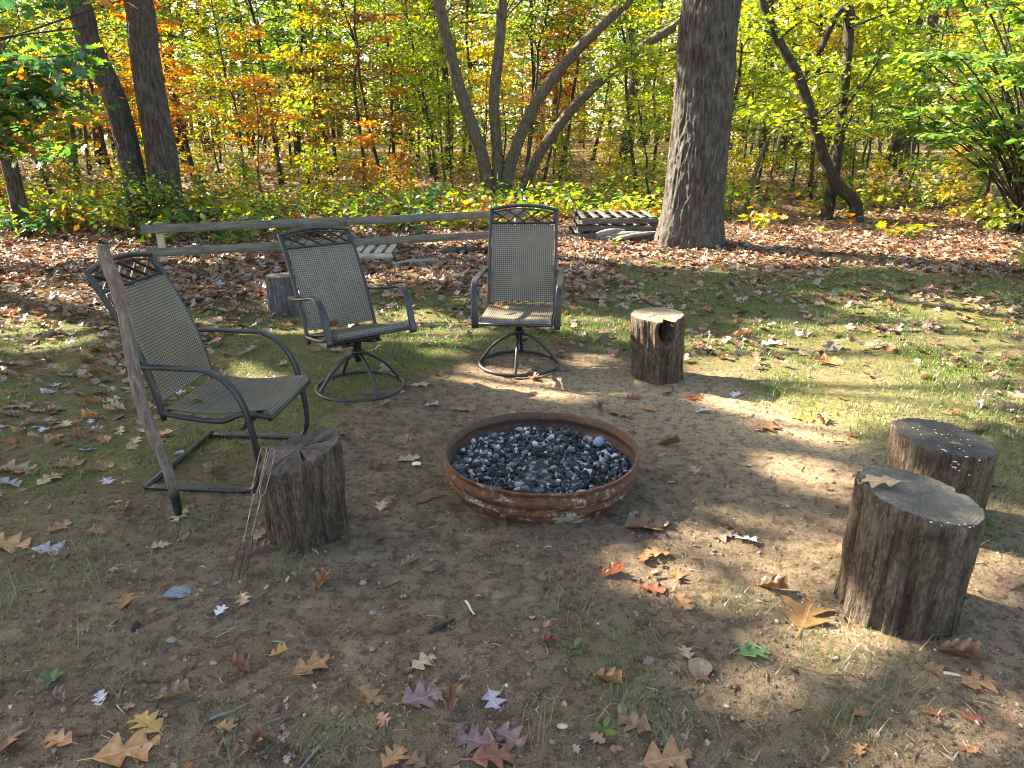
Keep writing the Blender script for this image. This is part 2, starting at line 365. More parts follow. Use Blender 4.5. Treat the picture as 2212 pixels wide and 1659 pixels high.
def gen_tree(seed, h, r0, z0, nb, bl, nl, ls, tpl=T_RHOMB, lean=.25, up=.35, width=.34, bend=0.):
    r = np.random.default_rng(seed); n = 13; tt = np.linspace(0, 1, n)
    ld = r.normal(0, lean, 2); wob = np.cumsum(r.normal(0, .035*h/5, (n, 2)), 0)
    P = np.stack([ld[0]*tt*h*.3+wob[:, 0], ld[1]*tt*h*.3+wob[:, 1], tt*(h+.1)-.1], 1); P[0, :2] = 0
    rad = r0*(1-.82*tt)*(1+.5*np.exp(-tt*22)); parts = [tube(P, rad, 8)]
    Cs, As, Ns = [], [], []; bt = np.sort(r.uniform(z0/h, .97, nb)); per = max(2, nl//nb); az = r.uniform(0, 6)
    for k, t0 in enumerate(bt):
        i = t0*(n-1); i0 = int(i); p = P[i0]+(P[min(i0+1, n-1)]-P[i0])*(i-i0); az += 2.4+r.normal(0, .4)
        q = (t0-z0/h)/(1-z0/h); L = bl*(1-.62*q)*r.uniform(.65, 1.2); el = up+r.normal(0, .2)+q*.5
        d = np.array([math.cos(az), math.sin(az), 0]); s = np.linspace(0, 1, 6)[:, None]
        B = p+d*L*s*math.cos(el)+np.array([0, 0, 1])*L*(s*math.sin(el)-.28*s*s)+np.cumsum(r.normal(0, .03*L, (6, 3)), 0)*(s > 0)
        br = max(.004, rad[i0]*.42)*(1-.8*s[:, 0]); parts.append(tube(B, br, 5, cap=False))
        m = int(per*r.uniform(.5, 1.5)); u = r.uniform(.18, 1.02, m)**.8*5; u = np.clip(u, 0, 4.999); ui = u.astype(int)
        nk = 4; uc = np.sort(r.uniform(.25, 1., nk))*4.99; wi = r.integers(0, nk, m); u = np.clip(uc[wi]+r.normal(0, .12, m), 0, 4.99); ui = u.astype(int)
        sd = np.cross(d, [0, 0, 1.]); oc = (sd[None]*r.normal(0, 1, (nk, 1))*.75+r.normal(0, .25, (nk, 3))*[1, 1, .5])*L*width
        c = B[ui]+(B[ui+1]-B[ui])*(u-ui)[:, None]; loc_ = r.normal(0, 1, (m, 3))*np.array([1, 1, .22])*min(.30, L*.17); off = oc[wi]+loc_
        Cs.append(c+off); As.append(unit(loc_*2.+d*.2+r.normal(0, .10, (m, 3))+[0, 0, -.08])); Ns.append(unit(np.array([0, 0, 1.])+r.normal(0, .42, (m, 3))))
        for w in range(3):                    # bare twigs inside the spray
            s0 = r.uniform(.3, .9)*5; w0 = int(min(s0, 4)); c0 = B[w0]+(B[w0+1]-B[w0])*(s0-w0); e = c0+r.normal(0, 1, 3)*np.array([1, 1, .4])*L*width*.8
            parts.append(tube(np.array([c0, (c0+e)/2+r.normal(0, .03, 3), e]), np.array([.006, .004, .002])*max(1, h/6), 4, cap=False))
    C = np.vstack(Cs); lv = leaves(C, np.vstack(As), np.vstack(Ns), ls*r.uniform(.6, 1.25, len(C)), tpl)
    return jl(parts), lv
LAND = [(-9e9, 'beyond the left edge'), (0, 'beside the thin leaning trunk'), (300, 'behind the twin-trunked oak'), (470, 'beyond the left fence half'),
        (760, 'beyond the right fence half'), (1000, 'behind the many-stemmed tree'), (1190, 'left of the big oak'),
        (1430, 'behind the big oak'), (1620, 'behind the crooked dark tree'), (1900, 'behind the tall green shrub')]
def proj(x, y, z):
    d = (x, y, z-CAM_H); Z = d[1]*math.cos(PITCH)-d[2]*math.sin(PITCH); U = d[1]*math.sin(PITCH)+d[2]*math.cos(PITCH)
    return CX_+F_*d[0]/Z, CY_-F_*U/Z
def where(x, y, z=1.): 
    sx = proj(x, y, z)[0]; return [b for a, b in LAND if sx >= a][-1]
protos = {}
def proto(kind, k):
    if (kind, k) in protos: return protos[(kind, k)]
    sd = 100+k*7+len(kind)*31
    if kind == 'sapling': t_, l_ = gen_tree(sd, 4.6+k % 3*.7, .032, .8, 30, 1.35, 2700, .105, T_LOBE if k % 2 else T_RHOMB)
    elif kind == 'pole': t_, l_ = gen_tree(sd, 8.0+k % 3, .055, 1.6, 40, 1.9, 3900, .125)
    elif kind == 'tall': t_, l_ = gen_tree(sd, 15., .17, 4.2, 40, 3.2, 4600, .16, lean=.15)
    elif kind == 'bush': t_, l_ = gen_tree(sd, 1.9+k % 2*.5, .015, .1, 26, .8, 900, .10, T_LOBE, up=.6)
    protos[(kind, k)] = (mesh(kind+'_trunk', *t_, smooth=True), mesh(kind+'_crown', *l_)); return protos[(kind, k)]
def plant_tree(kind, k, x, y, leafm, barkm, name, label, cat, group, s=1., rz=None, crown='crown'):
    tm, lm = proto(kind, k); e = empty(name, (x, y, gz(x, y)), random.uniform(0, 6.28) if rz is None else rz); e.scale = (s, s, s)
    for nm, me, m in (('trunk', tm, barkm), (crown, lm, leafm)):
        if not me.materials: me.materials.append(m)
        o = link(nm, me, None, e); o.material_slots[0].link = 'OBJECT'; o.material_slots[0].material = m
    return tag(e, label, cat, group)
COLN = {GREEN.name: 'green', YGREEN.name: 'yellow-green', YELLOW.name: 'golden yellow', ORANGE.name: 'orange', RUST.name: 'rust-red', MIXED.name: 'mixed-colour', DEEP.name: 'deep green'}
def pick(sx):                                 # autumn colours change across the wood
    u = random.random()
    if sx < 480: pal = [(MIXED, .22), (GREEN, .36), (ORANGE, .10), (YGREEN, .20), (DEEP, .12)]
    elif sx < 760: pal = [(YGREEN, .36), (MIXED, .20), (ORANGE, .09), (GREEN, .30), (RUST, .05)]
    elif sx < 1000: pal = [(GREEN, .30), (YGREEN, .30), (RUST, .12), (MIXED, .18), (ORANGE, .1)]
    elif sx < 1450: pal = [(YGREEN, .56), (YELLOW, .18), (RUST, .08), (MIXED, .10), (GREEN, .08)]
    else: pal = [(YGREEN, .66), (YELLOW, .16), (GREEN, .1), (ORANGE, .08)]
    for m, w in pal:
        if u < w: return m
        u -= w
    return pal[0][0]
GRP = 'thin forest trees beyond the clearing'
def forest_row(n, y0, y1, kinds, smin, smax, mind, seed, halfw=.80):
    random.seed(seed); pts = []; tries = 0
    while len(pts) < n and tries < n*40:
        tries += 1; y = random.uniform(y0, y1); x = random.uniform(-1, 1)*(halfw*y+2)
        if any(math.hypot(x-a, y-b) < mind for a, b in pts): continue
        if 1.2 < x < 4.6 and 9 < y < 12: continue
        if 14 < x < 48 and abs(y-(45+.12*x)) < 4: continue
        sx = proj(x, y, 1)[0]
        if y < 17.6 and 930 < sx < 1420 or y < 14.6 and 1700 < sx < 1900: continue
        if 1930 < sx < 2080 and y < 45 and random.random() < .7: continue
        pts.append((x, y)); kd = random.choice(kinds); k = random.randrange(4 if kd != 'tall' else 3); m = pick(sx); s = random.uniform(smin, smax)
        dep = 'near' if y < 20 else ('mid-distance' if y < 31 else 'far')
        nm = {'sapling': 'forest_sapling', 'pole': 'young_forest_tree', 'tall': 'tall_forest_tree', 'bush': 'woodland_bush'}[kd]
        wd = {'sapling': 'slender sapling', 'pole': 'thin-trunked young tree', 'tall': 'tall tree', 'bush': 'low bush'}[kd]
        plant_tree(kd, k, x, y, m, BARK_DARK if random.random() < .75 else BARK, nm, '%s %s %s %s' % (dep, COLN[m.name], wd, where(x, y)), 'bush' if kd == 'bush' else 'tree', GRP, s)
    return pts
forest_row(26, 14.5, 19.5, ['sapling', 'sapling', 'pole'], .75, 1.1, 1.3, 1)
forest_row(46, 19.5, 29, ['sapling', 'pole', 'pole'], .9, 1.25, 1.4, 2)
forest_row(78, 29, 51, ['pole', 'sapling', 'sapling', 'tall'], 1., 1.6, 1.7, 3, .78)
forest_row(42, 51, 66, ['pole', 'sapling', 'tall'], 1.3, 2.0, 2.2, 4, .75)
forest_row(30, 12.8, 21, ['bush'], .45, .9, 1., 5, .74)

# far wood that reads as one mass
r = np.random.default_rng(77); n = 2600
C = np.stack([r.uniform(-85, 85, n), r.uniform(66, 92, n), 17*r.random(n)**1.25+.3], 1)
P, A, N = spray(r, C, 26, 2.2, .7, 1.1); vf = leaves(P, A, N, r.uniform(.4, .85, len(P)), T_RHOMB)
FARM = m_foliage('leaf_far', [(.04, .075, .018), (.09, .12, .02), (.16, .17, .03), (.06, .10, .02), (.20, .13, .03)], .4)  # greens darkened to stand in for the shade inside the far wood
tag(ob('far_forest', vf, FARM), 'green mass of the far wood closing the view', 'forest', kind='stuff')
tk = []
for k in range(80):
    x, y = r.uniform(-70, 70), r.uniform(62, 92); tk.append(tube(np.array([(x, y, -.2), (x+r.normal(0, .3), y, 6), (x+r.normal(0, .8), y, 16)]), np.array([.25, .2, .08])*r.uniform(.6, 1.3), 6, cap=False))
tag(ob('far_forest_trunks', join(tk), BARK_DARK, smooth=True), 'dark trunks within the far wood', 'forest', kind='stuff')

def bark_trunk(pts, rad, nl, k, amp, seed, flare=0., lobes=0, vs=.22, fq=26.):
    """a trunk with real ridges: radius displaced by stretched ridge noise"""
    P = smooth_path(pts, nl); T, A, B = frames(P); rr = np.interp(np.linspace(0, 1, nl), np.linspace(0, 1, len(rad)), rad)
    a = np.arange(k)*2*math.pi/k; L = np.concatenate([[0], np.cumsum(np.linalg.norm(np.diff(P, axis=0), axis=1))])
    aa, ll = np.meshgrid(a, L); rm = float(np.mean(rr))
    q = np.stack([np.cos(aa).ravel()*rm*fq, np.sin(aa).ravel()*rm*fq, ll.ravel()*fq*vs], 1)
    w = fbm(q*.35, seed+3, 2); q2 = q+w[:, None]*1.2
    ridge = 1-np.abs(vn(q2, seed))*1.9; fine = fbm(q*2.6, seed+9, 3)
    big = fbm(np.stack([np.cos(aa).ravel()*1.3, np.sin(aa).ravel()*1.3, ll.ravel()*.6], 1), seed+5, 3)
    d = (amp*(ridge*.62+fine*.38)).reshape(aa.shape)
    R_ = rr[:, None]*(1+.07*big.reshape(aa.shape))+d
    if flare: R_ = R_+flare*np.exp(-ll/.33)*(1+.55*np.cos(aa*lobes+1.1+.5*np.sin(aa)))*.75
    V = P[:, None]+R_[..., None]*(np.cos(aa)[..., None]*A[:, None]+np.sin(aa)[..., None]*B[:, None])
    i = np.arange(nl-1)[:, None]; j = np.arange(k)[None]
    return V.reshape(-1, 3), np.stack([i*k+j, i*k+(j+1) % k, (i+1)*k+(j+1) % k, (i+1)*k+j], -1).reshape(-1, 4)
def rel(pts, o): return np.asarray(pts, float)-np.asarray(o, float)
def crown_at(r, C, n, rad, ls, tpl=T_RHOMB, flat=.4):
    P, A, N = spray(r, C, n, rad, flat); return leaves(P, A, N, ls*r.uniform(.65, 1.25, len(P)), tpl)
def limbs(r, a, ends, r0):
    out = []
    for e in ends:
        a_ = np.asarray(a); e = np.asarray(e); m = (a_+e)/2+r.normal(0, .06, 3)*np.linalg.norm(e-a_)+np.array([0, 0, .06*np.linalg.norm(e-a_)])
        out.append(tube(smooth_path([a_, m, e], 7), np.linspace(r0, r0*.25, 7), 6, cap=False))
    return out

LIT = [[(1490, 722), (1700, 738), (1960, 770), (2212, 800), (2230, 930), (2000, 905), (1940, 925), (1880, 985), (1740, 960), (1600, 905), (1500, 880), (1480, 840)],
       [(1215, 775), (1330, 790), (1350, 850), (1330, 885), (1180, 872), (1030, 852), (930, 815), (1000, 790), (1030, 770), (1100, 800), (1190, 815)],
       [(-60, 630), (330, 620), (300, 745), (170, 770), (-60, 730)], [(-80, 555), (250, 565), (230, 610), (-80, 620)],
       [(1640, 975), (1850, 985), (1880, 1060), (1700, 1055)], [(1430, 1130), (1570, 1110), (1610, 1170), (1480, 1190)], [(1290, 1255), (1400, 1220), (1530, 1240), (1570, 1310), (1450, 1312), (1350, 1285)], [(1600, 1270), (1720, 1285), (1850, 1350), (1800, 1385), (1640, 1335)], [(1640, 1110), (1760, 1120), (1800, 1200), (1690, 1180)],
       [(1940, 1370), (2212, 1500), (2230, 1700), (1560, 1700), (1680, 1560), (1850, 1500)],
       [(2090, 1120), (2260, 1120), (2260, 1400), (2080, 1290)], [(1870, 610), (2240, 640), (2240, 730), (2000, 700), (1800, 680)],
       [(1590, 690), (1900, 700), (2240, 740), (2240, 790), (1950, 765), (1650, 735)], [(480, 760), (590, 770), (560, 800), (470, 800)], [(560, 590), (660, 590), (680, 660), (560, 680)],
       [(700, 640), (760, 640), (780, 700), (720, 700)], [(1280, 930), (1380, 930), (1420, 990), (1330, 1010)]]
LITW = [np.array([G(*p)[:2] for p in q]) for q in LIT]
HALF = np.array([G(*p)[:2] for p in ((1430, 900), (2212, 900), (2260, 1700), (1560, 1700), (1420, 1350), (1260, 1250), (1440, 1060))])
def prune(P):                                 # crowns shaped for light: drops leaf seats that would shade the wanted sun patches
    t_ = P[:, 2]/SUN_DIR[2]; q = P[:, :2]-SUN_DIR[None, :2]*t_[:, None]; j = fbm(np.stack([q[:, 0]*3, q[:, 1]*3, q[:, 0]*0], 1), 95, 3)*.22
    h_ = inpoly(HALF, q[:, 0], q[:, 1]) & (np.random.default_rng(7).random(len(P)) < .5)
    zone_ = np.maximum(sstep(3.7, 4.6, q[:, 1]-.25*np.abs(q[:, 0])+.3*(q[:, 0] < -1.2)), sstep(1.5, 2.2, q[:, 0])); zone_ = zone_*(1-.62*sstep(.6, 1.6, q[:, 0])*sstep(4.9, 5.6, q[:, 1])); thr = -.75+.67*zone_
    gap = fbm(np.stack([q[:, 0]*1.15, q[:, 1]*1.5, q[:, 0]*0], 1), 70, 3) < thr
    return ~lit(q[:, 0]+j, q[:, 1]-j) & ~h_ & ~gap
def lit(x, y):
    o = np.zeros(len(x), bool)
    for q in LITW: o |= inpoly(q, x, y)
    return o
def crown_gap(r, C, n, rad, ls, o, tpl=T_RHOMB, flat=.4):  # crown thinned so that sun reaches the wanted ground patches
    P, A, N = spray(r, C, n, rad, flat); kp = prune(P+o); P, A, N = P[kp], A[kp], N[kp]; return leaves(P, A, N, ls*r.uniform(.65, 1.25, len(P)), tpl)

# --- big oak beside the pallets
r = np.random.default_rng(5)
b = np.array([2.62, 10.6, 0.]); pts = [(2.62, 10.6, -.15), (2.63, 10.6, .4), At(1510, 330, 10.6), At(1524, 170, 10.6), At(1540, 0, 10.6)]
top = pts[-1]; pts += [top+np.array([.35, 0, 2.2]), top+np.array([.7, .2, 5.0])]
oak = empty('oak_tree', b); tag(oak, 'big straight oak with deep furrowed grey bark beside the pallet stack', 'tree')
ob('trunk', bark_trunk(rel(pts, b), [.43, .41, .395, .385, .37, .34, .25], 330, 200, .032, 3, .17, 5, .2, 22.), BARK, oak, True)
ends = [top+np.array(q) for q in ((3.2, 1, 3.5), (-2.6, 1.4, 4.2), (2.4, -2, 5.5), (-1.2, -2.2, 5.0), (1, 3, 6), (3.8, -.6, 5))]
ob('limbs', join([(v, f) for v, f in limbs(r, rel(top+np.array([.35, 0, 2.2]), b), rel(ends, b), .15)]), BARK, oak, True)
Cc = np.vstack([rel(e, b)+r.normal(0, 1.1, (9, 3)) for e in ends]); ob('crown', crown_at(r, Cc, 60, 1.1, .15, T_RHOMB), GREEN, oak)

# --- twin-trunked oak on the left
b = np.array([-6.25, 12.7, 0.]); tw = empty('twin_trunked_oak', b); tag(tw, 'twin-trunked oak with grey bark behind the left end of the fence', 'tree')
Yt = 12.7
s1 = [At(312, 505, Yt), At(294, 410, Yt), At(270, 295, Yt+.1), At(240, 195, Yt+.1), At(192, 95, Yt+.1), At(158, -20, Yt+.1)]; s1[0][2] = -.15
s1 += [s1[-1]+np.array([-.9, .2, 2.]), s1[-1]+np.array([-1.8, .3, 4.5])]
s2 = [At(368, 500, Yt), At(350, 345, Yt), At(326, 205, Yt), At(310, 100, Yt), At(294, -20, Yt)]; s2[0][2] = -.15
s2 += [s2[-1]+np.array([-.3, .2, 2.5]), s2[-1]+np.array([-.3, .3, 5.])]
ob('trunk', bark_trunk(rel(s1, b), [.19, .18, .178, .175, .17, .165, .14, .09], 190, 96, .015, 13, .08, 4), BARK, tw, True)
ob('trunk', bark_trunk(rel(s2, b), [.255, .235, .222, .215, .205, .18, .12], 210, 120, .017, 17, .11, 4), BARK, tw, True)
ends = [s1[-1]+np.array(q) for q in ((-2, 1, 1), (-2.4, -1.5, 0), (.4, 1.5, 2))]+[s2[-1]+np.array(q) for q in ((2, 1.5, 1), (.4, -1.8, 2), (1.8, .3, 2.5))]
ob('limbs', join(limbs(r, rel(s1[-2], b), rel(ends[:3], b), .1)+limbs(r, rel(s2[-2], b), rel(ends[3:], b), .12)), BARK, tw, True)
Cc = np.vstack([rel(e, b)+r.normal(0, .9, (6, 3)) for e in ends]); ob('crown', crown_gap(r, Cc, 50, .9, .14, b), GREEN, tw)

# --- thin leaning trunk at the left edge
b = np.array([-7.85, 11.6, 0.]); lt = empty('leaning_tree', b); tag(lt, 'thin bare trunk leaning out of the picture at the left edge', 'tree')
s = [At(58, 520, 11.6), At(40, 440, 11.6), At(14, 330, 11.6), At(-14, 210, 11.6), At(-60, 60, 11.6), At(-120, -150, 11.6)]; s[0][2] = -.1
ob('trunk', bark_trunk(rel(s, b), [.125, .115, .11, .10, .09, .05], 120, 60, .007, 23, .04, 3), BARK, lt, True)
ob('crown', crown_gap(r, rel(s[-1], b)+r.normal(0, .8, (16, 3)), 45, .8, .13, b), GREEN, lt)

# --- many-stemmed tree in the middle
b = np.array([-.25, 16.9, 0.]); ms = empty('many_stemmed_tree', b); tag(ms, 'many-stemmed tree whose four pale trunks fan out behind the fence', 'tree')
Ym = 16.9; stems = [([(1060, 448), (1042, 340), (1000, 215), (966, 90), (945, -15)], .135, .105), ([(1078, 445), (1074, 330), (1067, 215), (1078, 110), (1086, -10)], .12, .09),
    ([(1084, 445), (1106, 345), (1158, 222), (1240, 115), (1350, 5), (1420, -80)], .125, .085), ([(1120, 440), (1158, 345), (1228, 245), (1300, 172), (1382, 105), (1475, 45), (1540, -10)], .12, .07)]
tips = []
for k, (pp, ra, rb) in enumerate(stems):
    s = [At(x_, y_, Ym+(.5 if k == 3 else 0)-(i_*.12 if k == 2 else 0)) for i_, (x_, y_) in enumerate(pp)]; s[0][2] = -.15; s.append(s[-1]+(s[-1]-s[-2])*.9+np.array([0, 0, .3])); tips.append(s)
    ob('trunk', bark_trunk(rel(s, b), [ra*1.15]+list(np.linspace(ra, rb, len(s)-1)), 130, 56, .010, 31+k, .05, 3), BARK_PALE, ms, True)
Cc = []; tw_ = []
for s in tips:
    for e in (s[-1], s[-2], s[-2]*.5+s[-3]*.5):
        for q in range(5):
            c = e+r.normal(0, 1, 3)*np.array([.9, .8, .55])+[0, 0, .35]; Cc.append(c); tw_ += limbs(r, rel(e, b), [rel(c, b)], .022)
[ob('branch', q_, BARK_PALE, ms, True) for q_ in tw_]; ob('crown', crown_at(r, rel(Cc, b)+np.array([0, .5, .3]), 30, .7, .12, T_LOBE), YGREEN, ms)

# --- crooked dark tree on the right
b = np.array([6.1, 13.7, 0.]); ck = empty('crooked_tree', b); tag(ck, 'crooked dark tree of two crossing trunks in yellow leaf right of the big oak', 'tree')
Yc = 13.6
cA = [At(x_, y_, Yc) for x_, y_ in ((1850, 482), (1846, 436), (1808, 398), (1778, 335), (1756, 258), (1724, 165), (1688, 98), (1652, 20), (1638, -40))]; cA[0][2] = -.1
cB = [At(x_, y_, Yc+.35) for x_, y_ in ((1782, 476), (1796, 415), (1812, 310), (1822, 215), (1832, 110), (1833, 20), (1800, 45), (1772, 110))]; cB[0][2] = -.1
ob('trunk', bark_trunk(rel(cA, b), [.13, .11, .105, .10, .095, .085, .075, .06, .05], 150, 44, .008, 41), BARK_DARK, ck, True)
ob('trunk', bark_trunk(rel(cB, b), [.12, .11, .09, .08, .075, .085, .07, .05], 150, 44, .008, 43), BARK_DARK, ck, True)
tw_ = []; Cc = []
for (x0, y0), (x1, y1), yy in [((1730, 180), (1830, 165), .2), ((1680, 85), (1740, 40), -.3), ((1775, 255), (1900, 150), .3), ((1755, 255), (1660, 270), -.4), ((1820, 240), (1900, 120), .3), ((1690, 100), (1600, 60), -.2),
                           ((1835, 60), (1950, 20), .5), ((1810, 320), (1860, 230), -.3), ((1655, 20), (1720, -30), .2), ((1760, 250), (1690, 190), .5)]:
    a_, e_ = At(x0, y0, Yc), At(x1, y1, Yc+yy); tw_ += limbs(r, rel(a_, b), [rel(e_, b)], .03)
    for q in range(5): Cc.append(e_*(.55+.5*r.random())+a_*(.45-.1*q*.5)*0+a_*0 if False else a_+(e_-a_)*r.uniform(.5, 1.25)+r.normal(0, .3, 3))
[ob('branch', q_, BARK_DARK, ck, True) for q_ in tw_]; ob('crown', crown_at(r, rel(Cc, b), 38, .5, .10, T_LOBE), YGREEN, ck)
# thin bent stem beside it
b = np.array([4.4, 14.6, 0.]); st = empty('bent_sapling', b); tag(st, 'thin bent bare sapling between the big oak and the crooked tree', 'tree')
s = [At(x_, y_, 14.6) for x_, y_ in ((1608, 452), (1630, 380), (1648, 325), (1672, 285), (1720, 255), (1760, 235))]; s[0][2] = -.1
ob('trunk', tube(smooth_path(rel(s, b), 30), np.linspace(.055, .015, 30), 8), BARK_PALE, st, True)
ob('crown', crown_at(r, rel(s[-1], b)+r.normal(0, .4, (8, 3)), 30, .45, .10, T_LOBE), YGREEN, st)

# --- tall green shrub at the right edge, arching compound-leaved stems
b = np.array([8.6, 11.9, 0.]); sh = empty('green_shrub', b); tag(sh, 'tall green leafy shrub with arching stems at the right edge', 'shrub', None)
stm, Pc, Ac, Nc = [], [], [], []
for k in range(46):
    ex, ey, ez = r.uniform(-2.7, 1.0), r.uniform(-1.3, 1.6), r.uniform(1.1, 5.0)
    s = smooth_path([(r.normal(0, .15), r.normal(0, .15), -.05), (ex*.35, ey*.35, ez*.55), (ex*.75, ey*.75, ez*.92), (ex, ey, ez-.05)], 16); stm.append(tube(s, np.linspace(.02, .005, 16), 6, cap=False))
    for q in range(13):
        i0 = r.integers(6, 16); c = s[i0]; az = r.uniform(0, 6.28); L = r.uniform(.25, .45); d = np.array([math.cos(az), math.sin(az), -.1]); stm.append(tube(np.array([c, c+d*L*.5+[0, 0, .03], c+d*L]), np.array([.004, .003, .002]), 4, cap=False))
        for u in range(7):
            t0 = .3+.14*(u//2+1) if u < 6 else 1.; sd = (1 if u % 2 else -1); ax = d*.6+np.cross(d, [0, 0, 1])*sd*.8 if u < 6 else d
            Pc.append(c+d*L*min(t0, 1)); Ac.append(ax+r.normal(0, .12, 3)+[0, 0, -.15]); Nc.append(np.array([0, 0, 1.])+r.normal(0, .6, 3))
ob('stems', join(stm), BARK_DARK, sh, True)
ob('foliage', leaves(np.array(Pc), np.array(Ac), np.array(Nc), r.uniform(.13, .21, len(Pc)), T_OVAL), m_foliage('leaf_shrub', [(.06, .14, .03), (.09, .18, .035), (.15, .23, .04), (.24, .29, .05), (.07, .15, .05)], .55), sh)

# --- oak sapling reaching in at the upper left
b = np.array([-8.9, 9.9, 0.]); ls_ = empty('oak_sapling', b); tag(ls_, 'green and orange oak boughs reaching in from the upper left corner', 'tree')
tr = smooth_path([(0, 0, -.1), (.1, 0, 1.5), (.3, .1, 3.2), (.2, .2, 5.4)], 24); pr_ = [tube(tr, np.linspace(.09, .03, 24), 10)]
Cc = []
for k in range(22):
    tgt = At(r.uniform(-60, 330), r.uniform(-20, 320), r.uniform(8.6, 10.6)); tgt = At(min(330, max(-80, proj(*tgt)[0]*(1-.0018*proj(*tgt)[1]))), proj(*tgt)[1], tgt[1])
    e = rel(tgt, b); a_ = tr[min(23, max(6, int(e[2]/5.4*23)-3))]; pr_ += [(v, f) for v, f in limbs(r, a_, [e], .028)]
    for q in range(3): Cc.append(e+(a_-e)*r.uniform(0, .35)+r.normal(0, .15, 3))
ob('trunk', jl(pr_), BARK_DARK, ls_, True)
Cc = np.array(Cc); ob('crown', crown_at(r, Cc[::3], 34, .5, .17, T_LOBE, .3), DEEP, ls_); ob('crown', crown_at(r, Cc[1::3], 24, .5, .16, T_LOBE, .3), GREEN, ls_); ob('crown', crown_at(r, Cc[2::3], 6, .45, .15, T_LOBE, .3), ORANGE, ls_)

# --- green bush hugging the twin trunks, and leafy plants behind the fence
def clump_plant(name, x, y, h, w, n, ls, mat, label, cat, group=None, tpl=T_LOBE, seed=0):
    r = np.random.default_rng(seed); e = empty(name, (x, y, gz(x, y))); st, C = [], []
    for k in range(max(3, int(n/22))):
        q = np.array([r.normal(0, w*.5), r.normal(0, w*.5), h*r.uniform(.5, 1.1)]); st.append(tube(smooth_path([(0, 0, -.03), (q[0]*.3, q[1]*.3, q[2]*.6), q], 6), np.linspace(.008, .003, 6)*max(.5, h), 4, cap=False)); C.append(q); C.append(q*.7+r.normal(0, .1*w, 3))
    ob('stems', join(st), BARK_DARK, e, True); ob('foliage', crown_at(r, np.array(C), max(3, n//len(C)), w*.45, ls, tpl, .5), mat, e)
    return tag(e, label, cat, group)
clump_plant('leafy_bush', -6.0, 12.0, .95, .75, 520, .08, GREEN, 'small-leaved green bush hugging the foot of the twin-trunked oak', 'bush', seed=3)
random.seed(9)
for k in range(120):
    y = random.uniform(10.6, 16.); x = random.uniform(-.74*y, .74*y)
    if 1.0 < x < 4.2 and y < 12.2: continue
    if x > 3.2 and random.random() < .5: continue
    if -4.6 < x < .4 and y < 9.4+(x+4.6)*.37+.9: continue
    if 1730 < proj(x, y, .3)[0] < 1890 and y < 14.2: continue
    if y > 14 and 980 < proj(x, y, .5)[0] < 1240: continue
    h = random.uniform(.2, .6); m = random.choice([GREEN, YGREEN, YGREEN, YELLOW, ORANGE, MIXED] if x > -1 else [GREEN, DEEP, GREEN, YGREEN, MIXED, ORANGE])
    clump_plant('woodland_seedling', x, y, h, h*1.1, random.randint(24, 64), random.uniform(.10, .16), m, '%s knee-high woodland plant %s' % (COLN[m.name], where(x, y, .3)), 'plant', 'low plants at the edge of the wood', seed=200+k)
# low growth under the trees, too thick to count
r = np.random.default_rng(88); n = 1150; y = r.uniform(13.5, 52, n); x = r.uniform(-1, 1, n)*(.76*y+1)
keep = fbm(np.stack([x*.25, y*.25, x*0], 1), 50, 3) > -.22; x, y = x[keep], y[keep]; h = r.uniform(.15, .75, len(x))
x2 = r.uniform(-10.5, 3., 210); y2 = r.uniform(11.0, 15.5, 210)+np.clip(x2+4.6, 0, 5)*.3; k2 = (x2 < 1.2) | (y2 > 13.2); x = np.concatenate([x, x2[k2]]); y = np.concatenate([y, y2[k2]]); h = np.concatenate([h, r.uniform(.12, .5, k2.sum())])
p_ = r.permutation(len(x)); C = np.stack([x, y, h*.7], 1)[p_]
for nm, mt, a in (('undergrowth', YGREEN, 0), ('undergrowth', GREEN, 1), ('undergrowth', MIXED, 2)):
    P, A, N = spray(r, C[a::3], 30, .55, .6); P[:, 2] = np.clip(P[:, 2], .03, None)
    tag(ob(nm, leaves(P, A, N, r.uniform(.08, .17, len(P)), T_RHOMB), mt), ['yellow-green', 'green', 'mixed orange and green'][a]+' low undergrowth across the forest floor', 'undergrowth', kind='stuff')

# --- unseen oaks added left of the frame, crowns shaped to shade the clearing
r = np.random.default_rng(61); n = 9000
gx, gy = r.uniform(-6.5, 6.5, n), r.uniform(.2, 8.6, n)
bad = np.zeros(n, bool)
for dx, dy in ((0, 0),): bad |= lit(gx+dx, gy+dy)
ok = ~bad & (fbm(np.stack([gx*.8, gy*.8, gx*0], 1), 70, 3) > -.42); gx, gy = gx[ok][:2300], gy[ok][:2300]; zc = r.uniform(6., 9.5, len(gx)); hd = -SUN_DIR[:2]/SUN_DIR[2]
CC = np.stack([gx-hd[0]*zc, gy-hd[1]*zc, zc], 1)  # leaf clumps set up the sun rays from the ground to be shaded
bases = np.array([[-9.6, 5.2], [-11.5, 10.4], [-11.8, 14.6], [-12.2, 1.6]]); nms = ['beyond the left edge nearest the fire ring', 'beyond the left edge behind the cantilever chair', 'beyond the left edge level with the wood', 'far out beyond the left edge']
who = np.argmin(np.hypot(CC[:, None, 0]-bases[None, :, 0], CC[:, None, 1]-bases[None, :, 1]), 1)
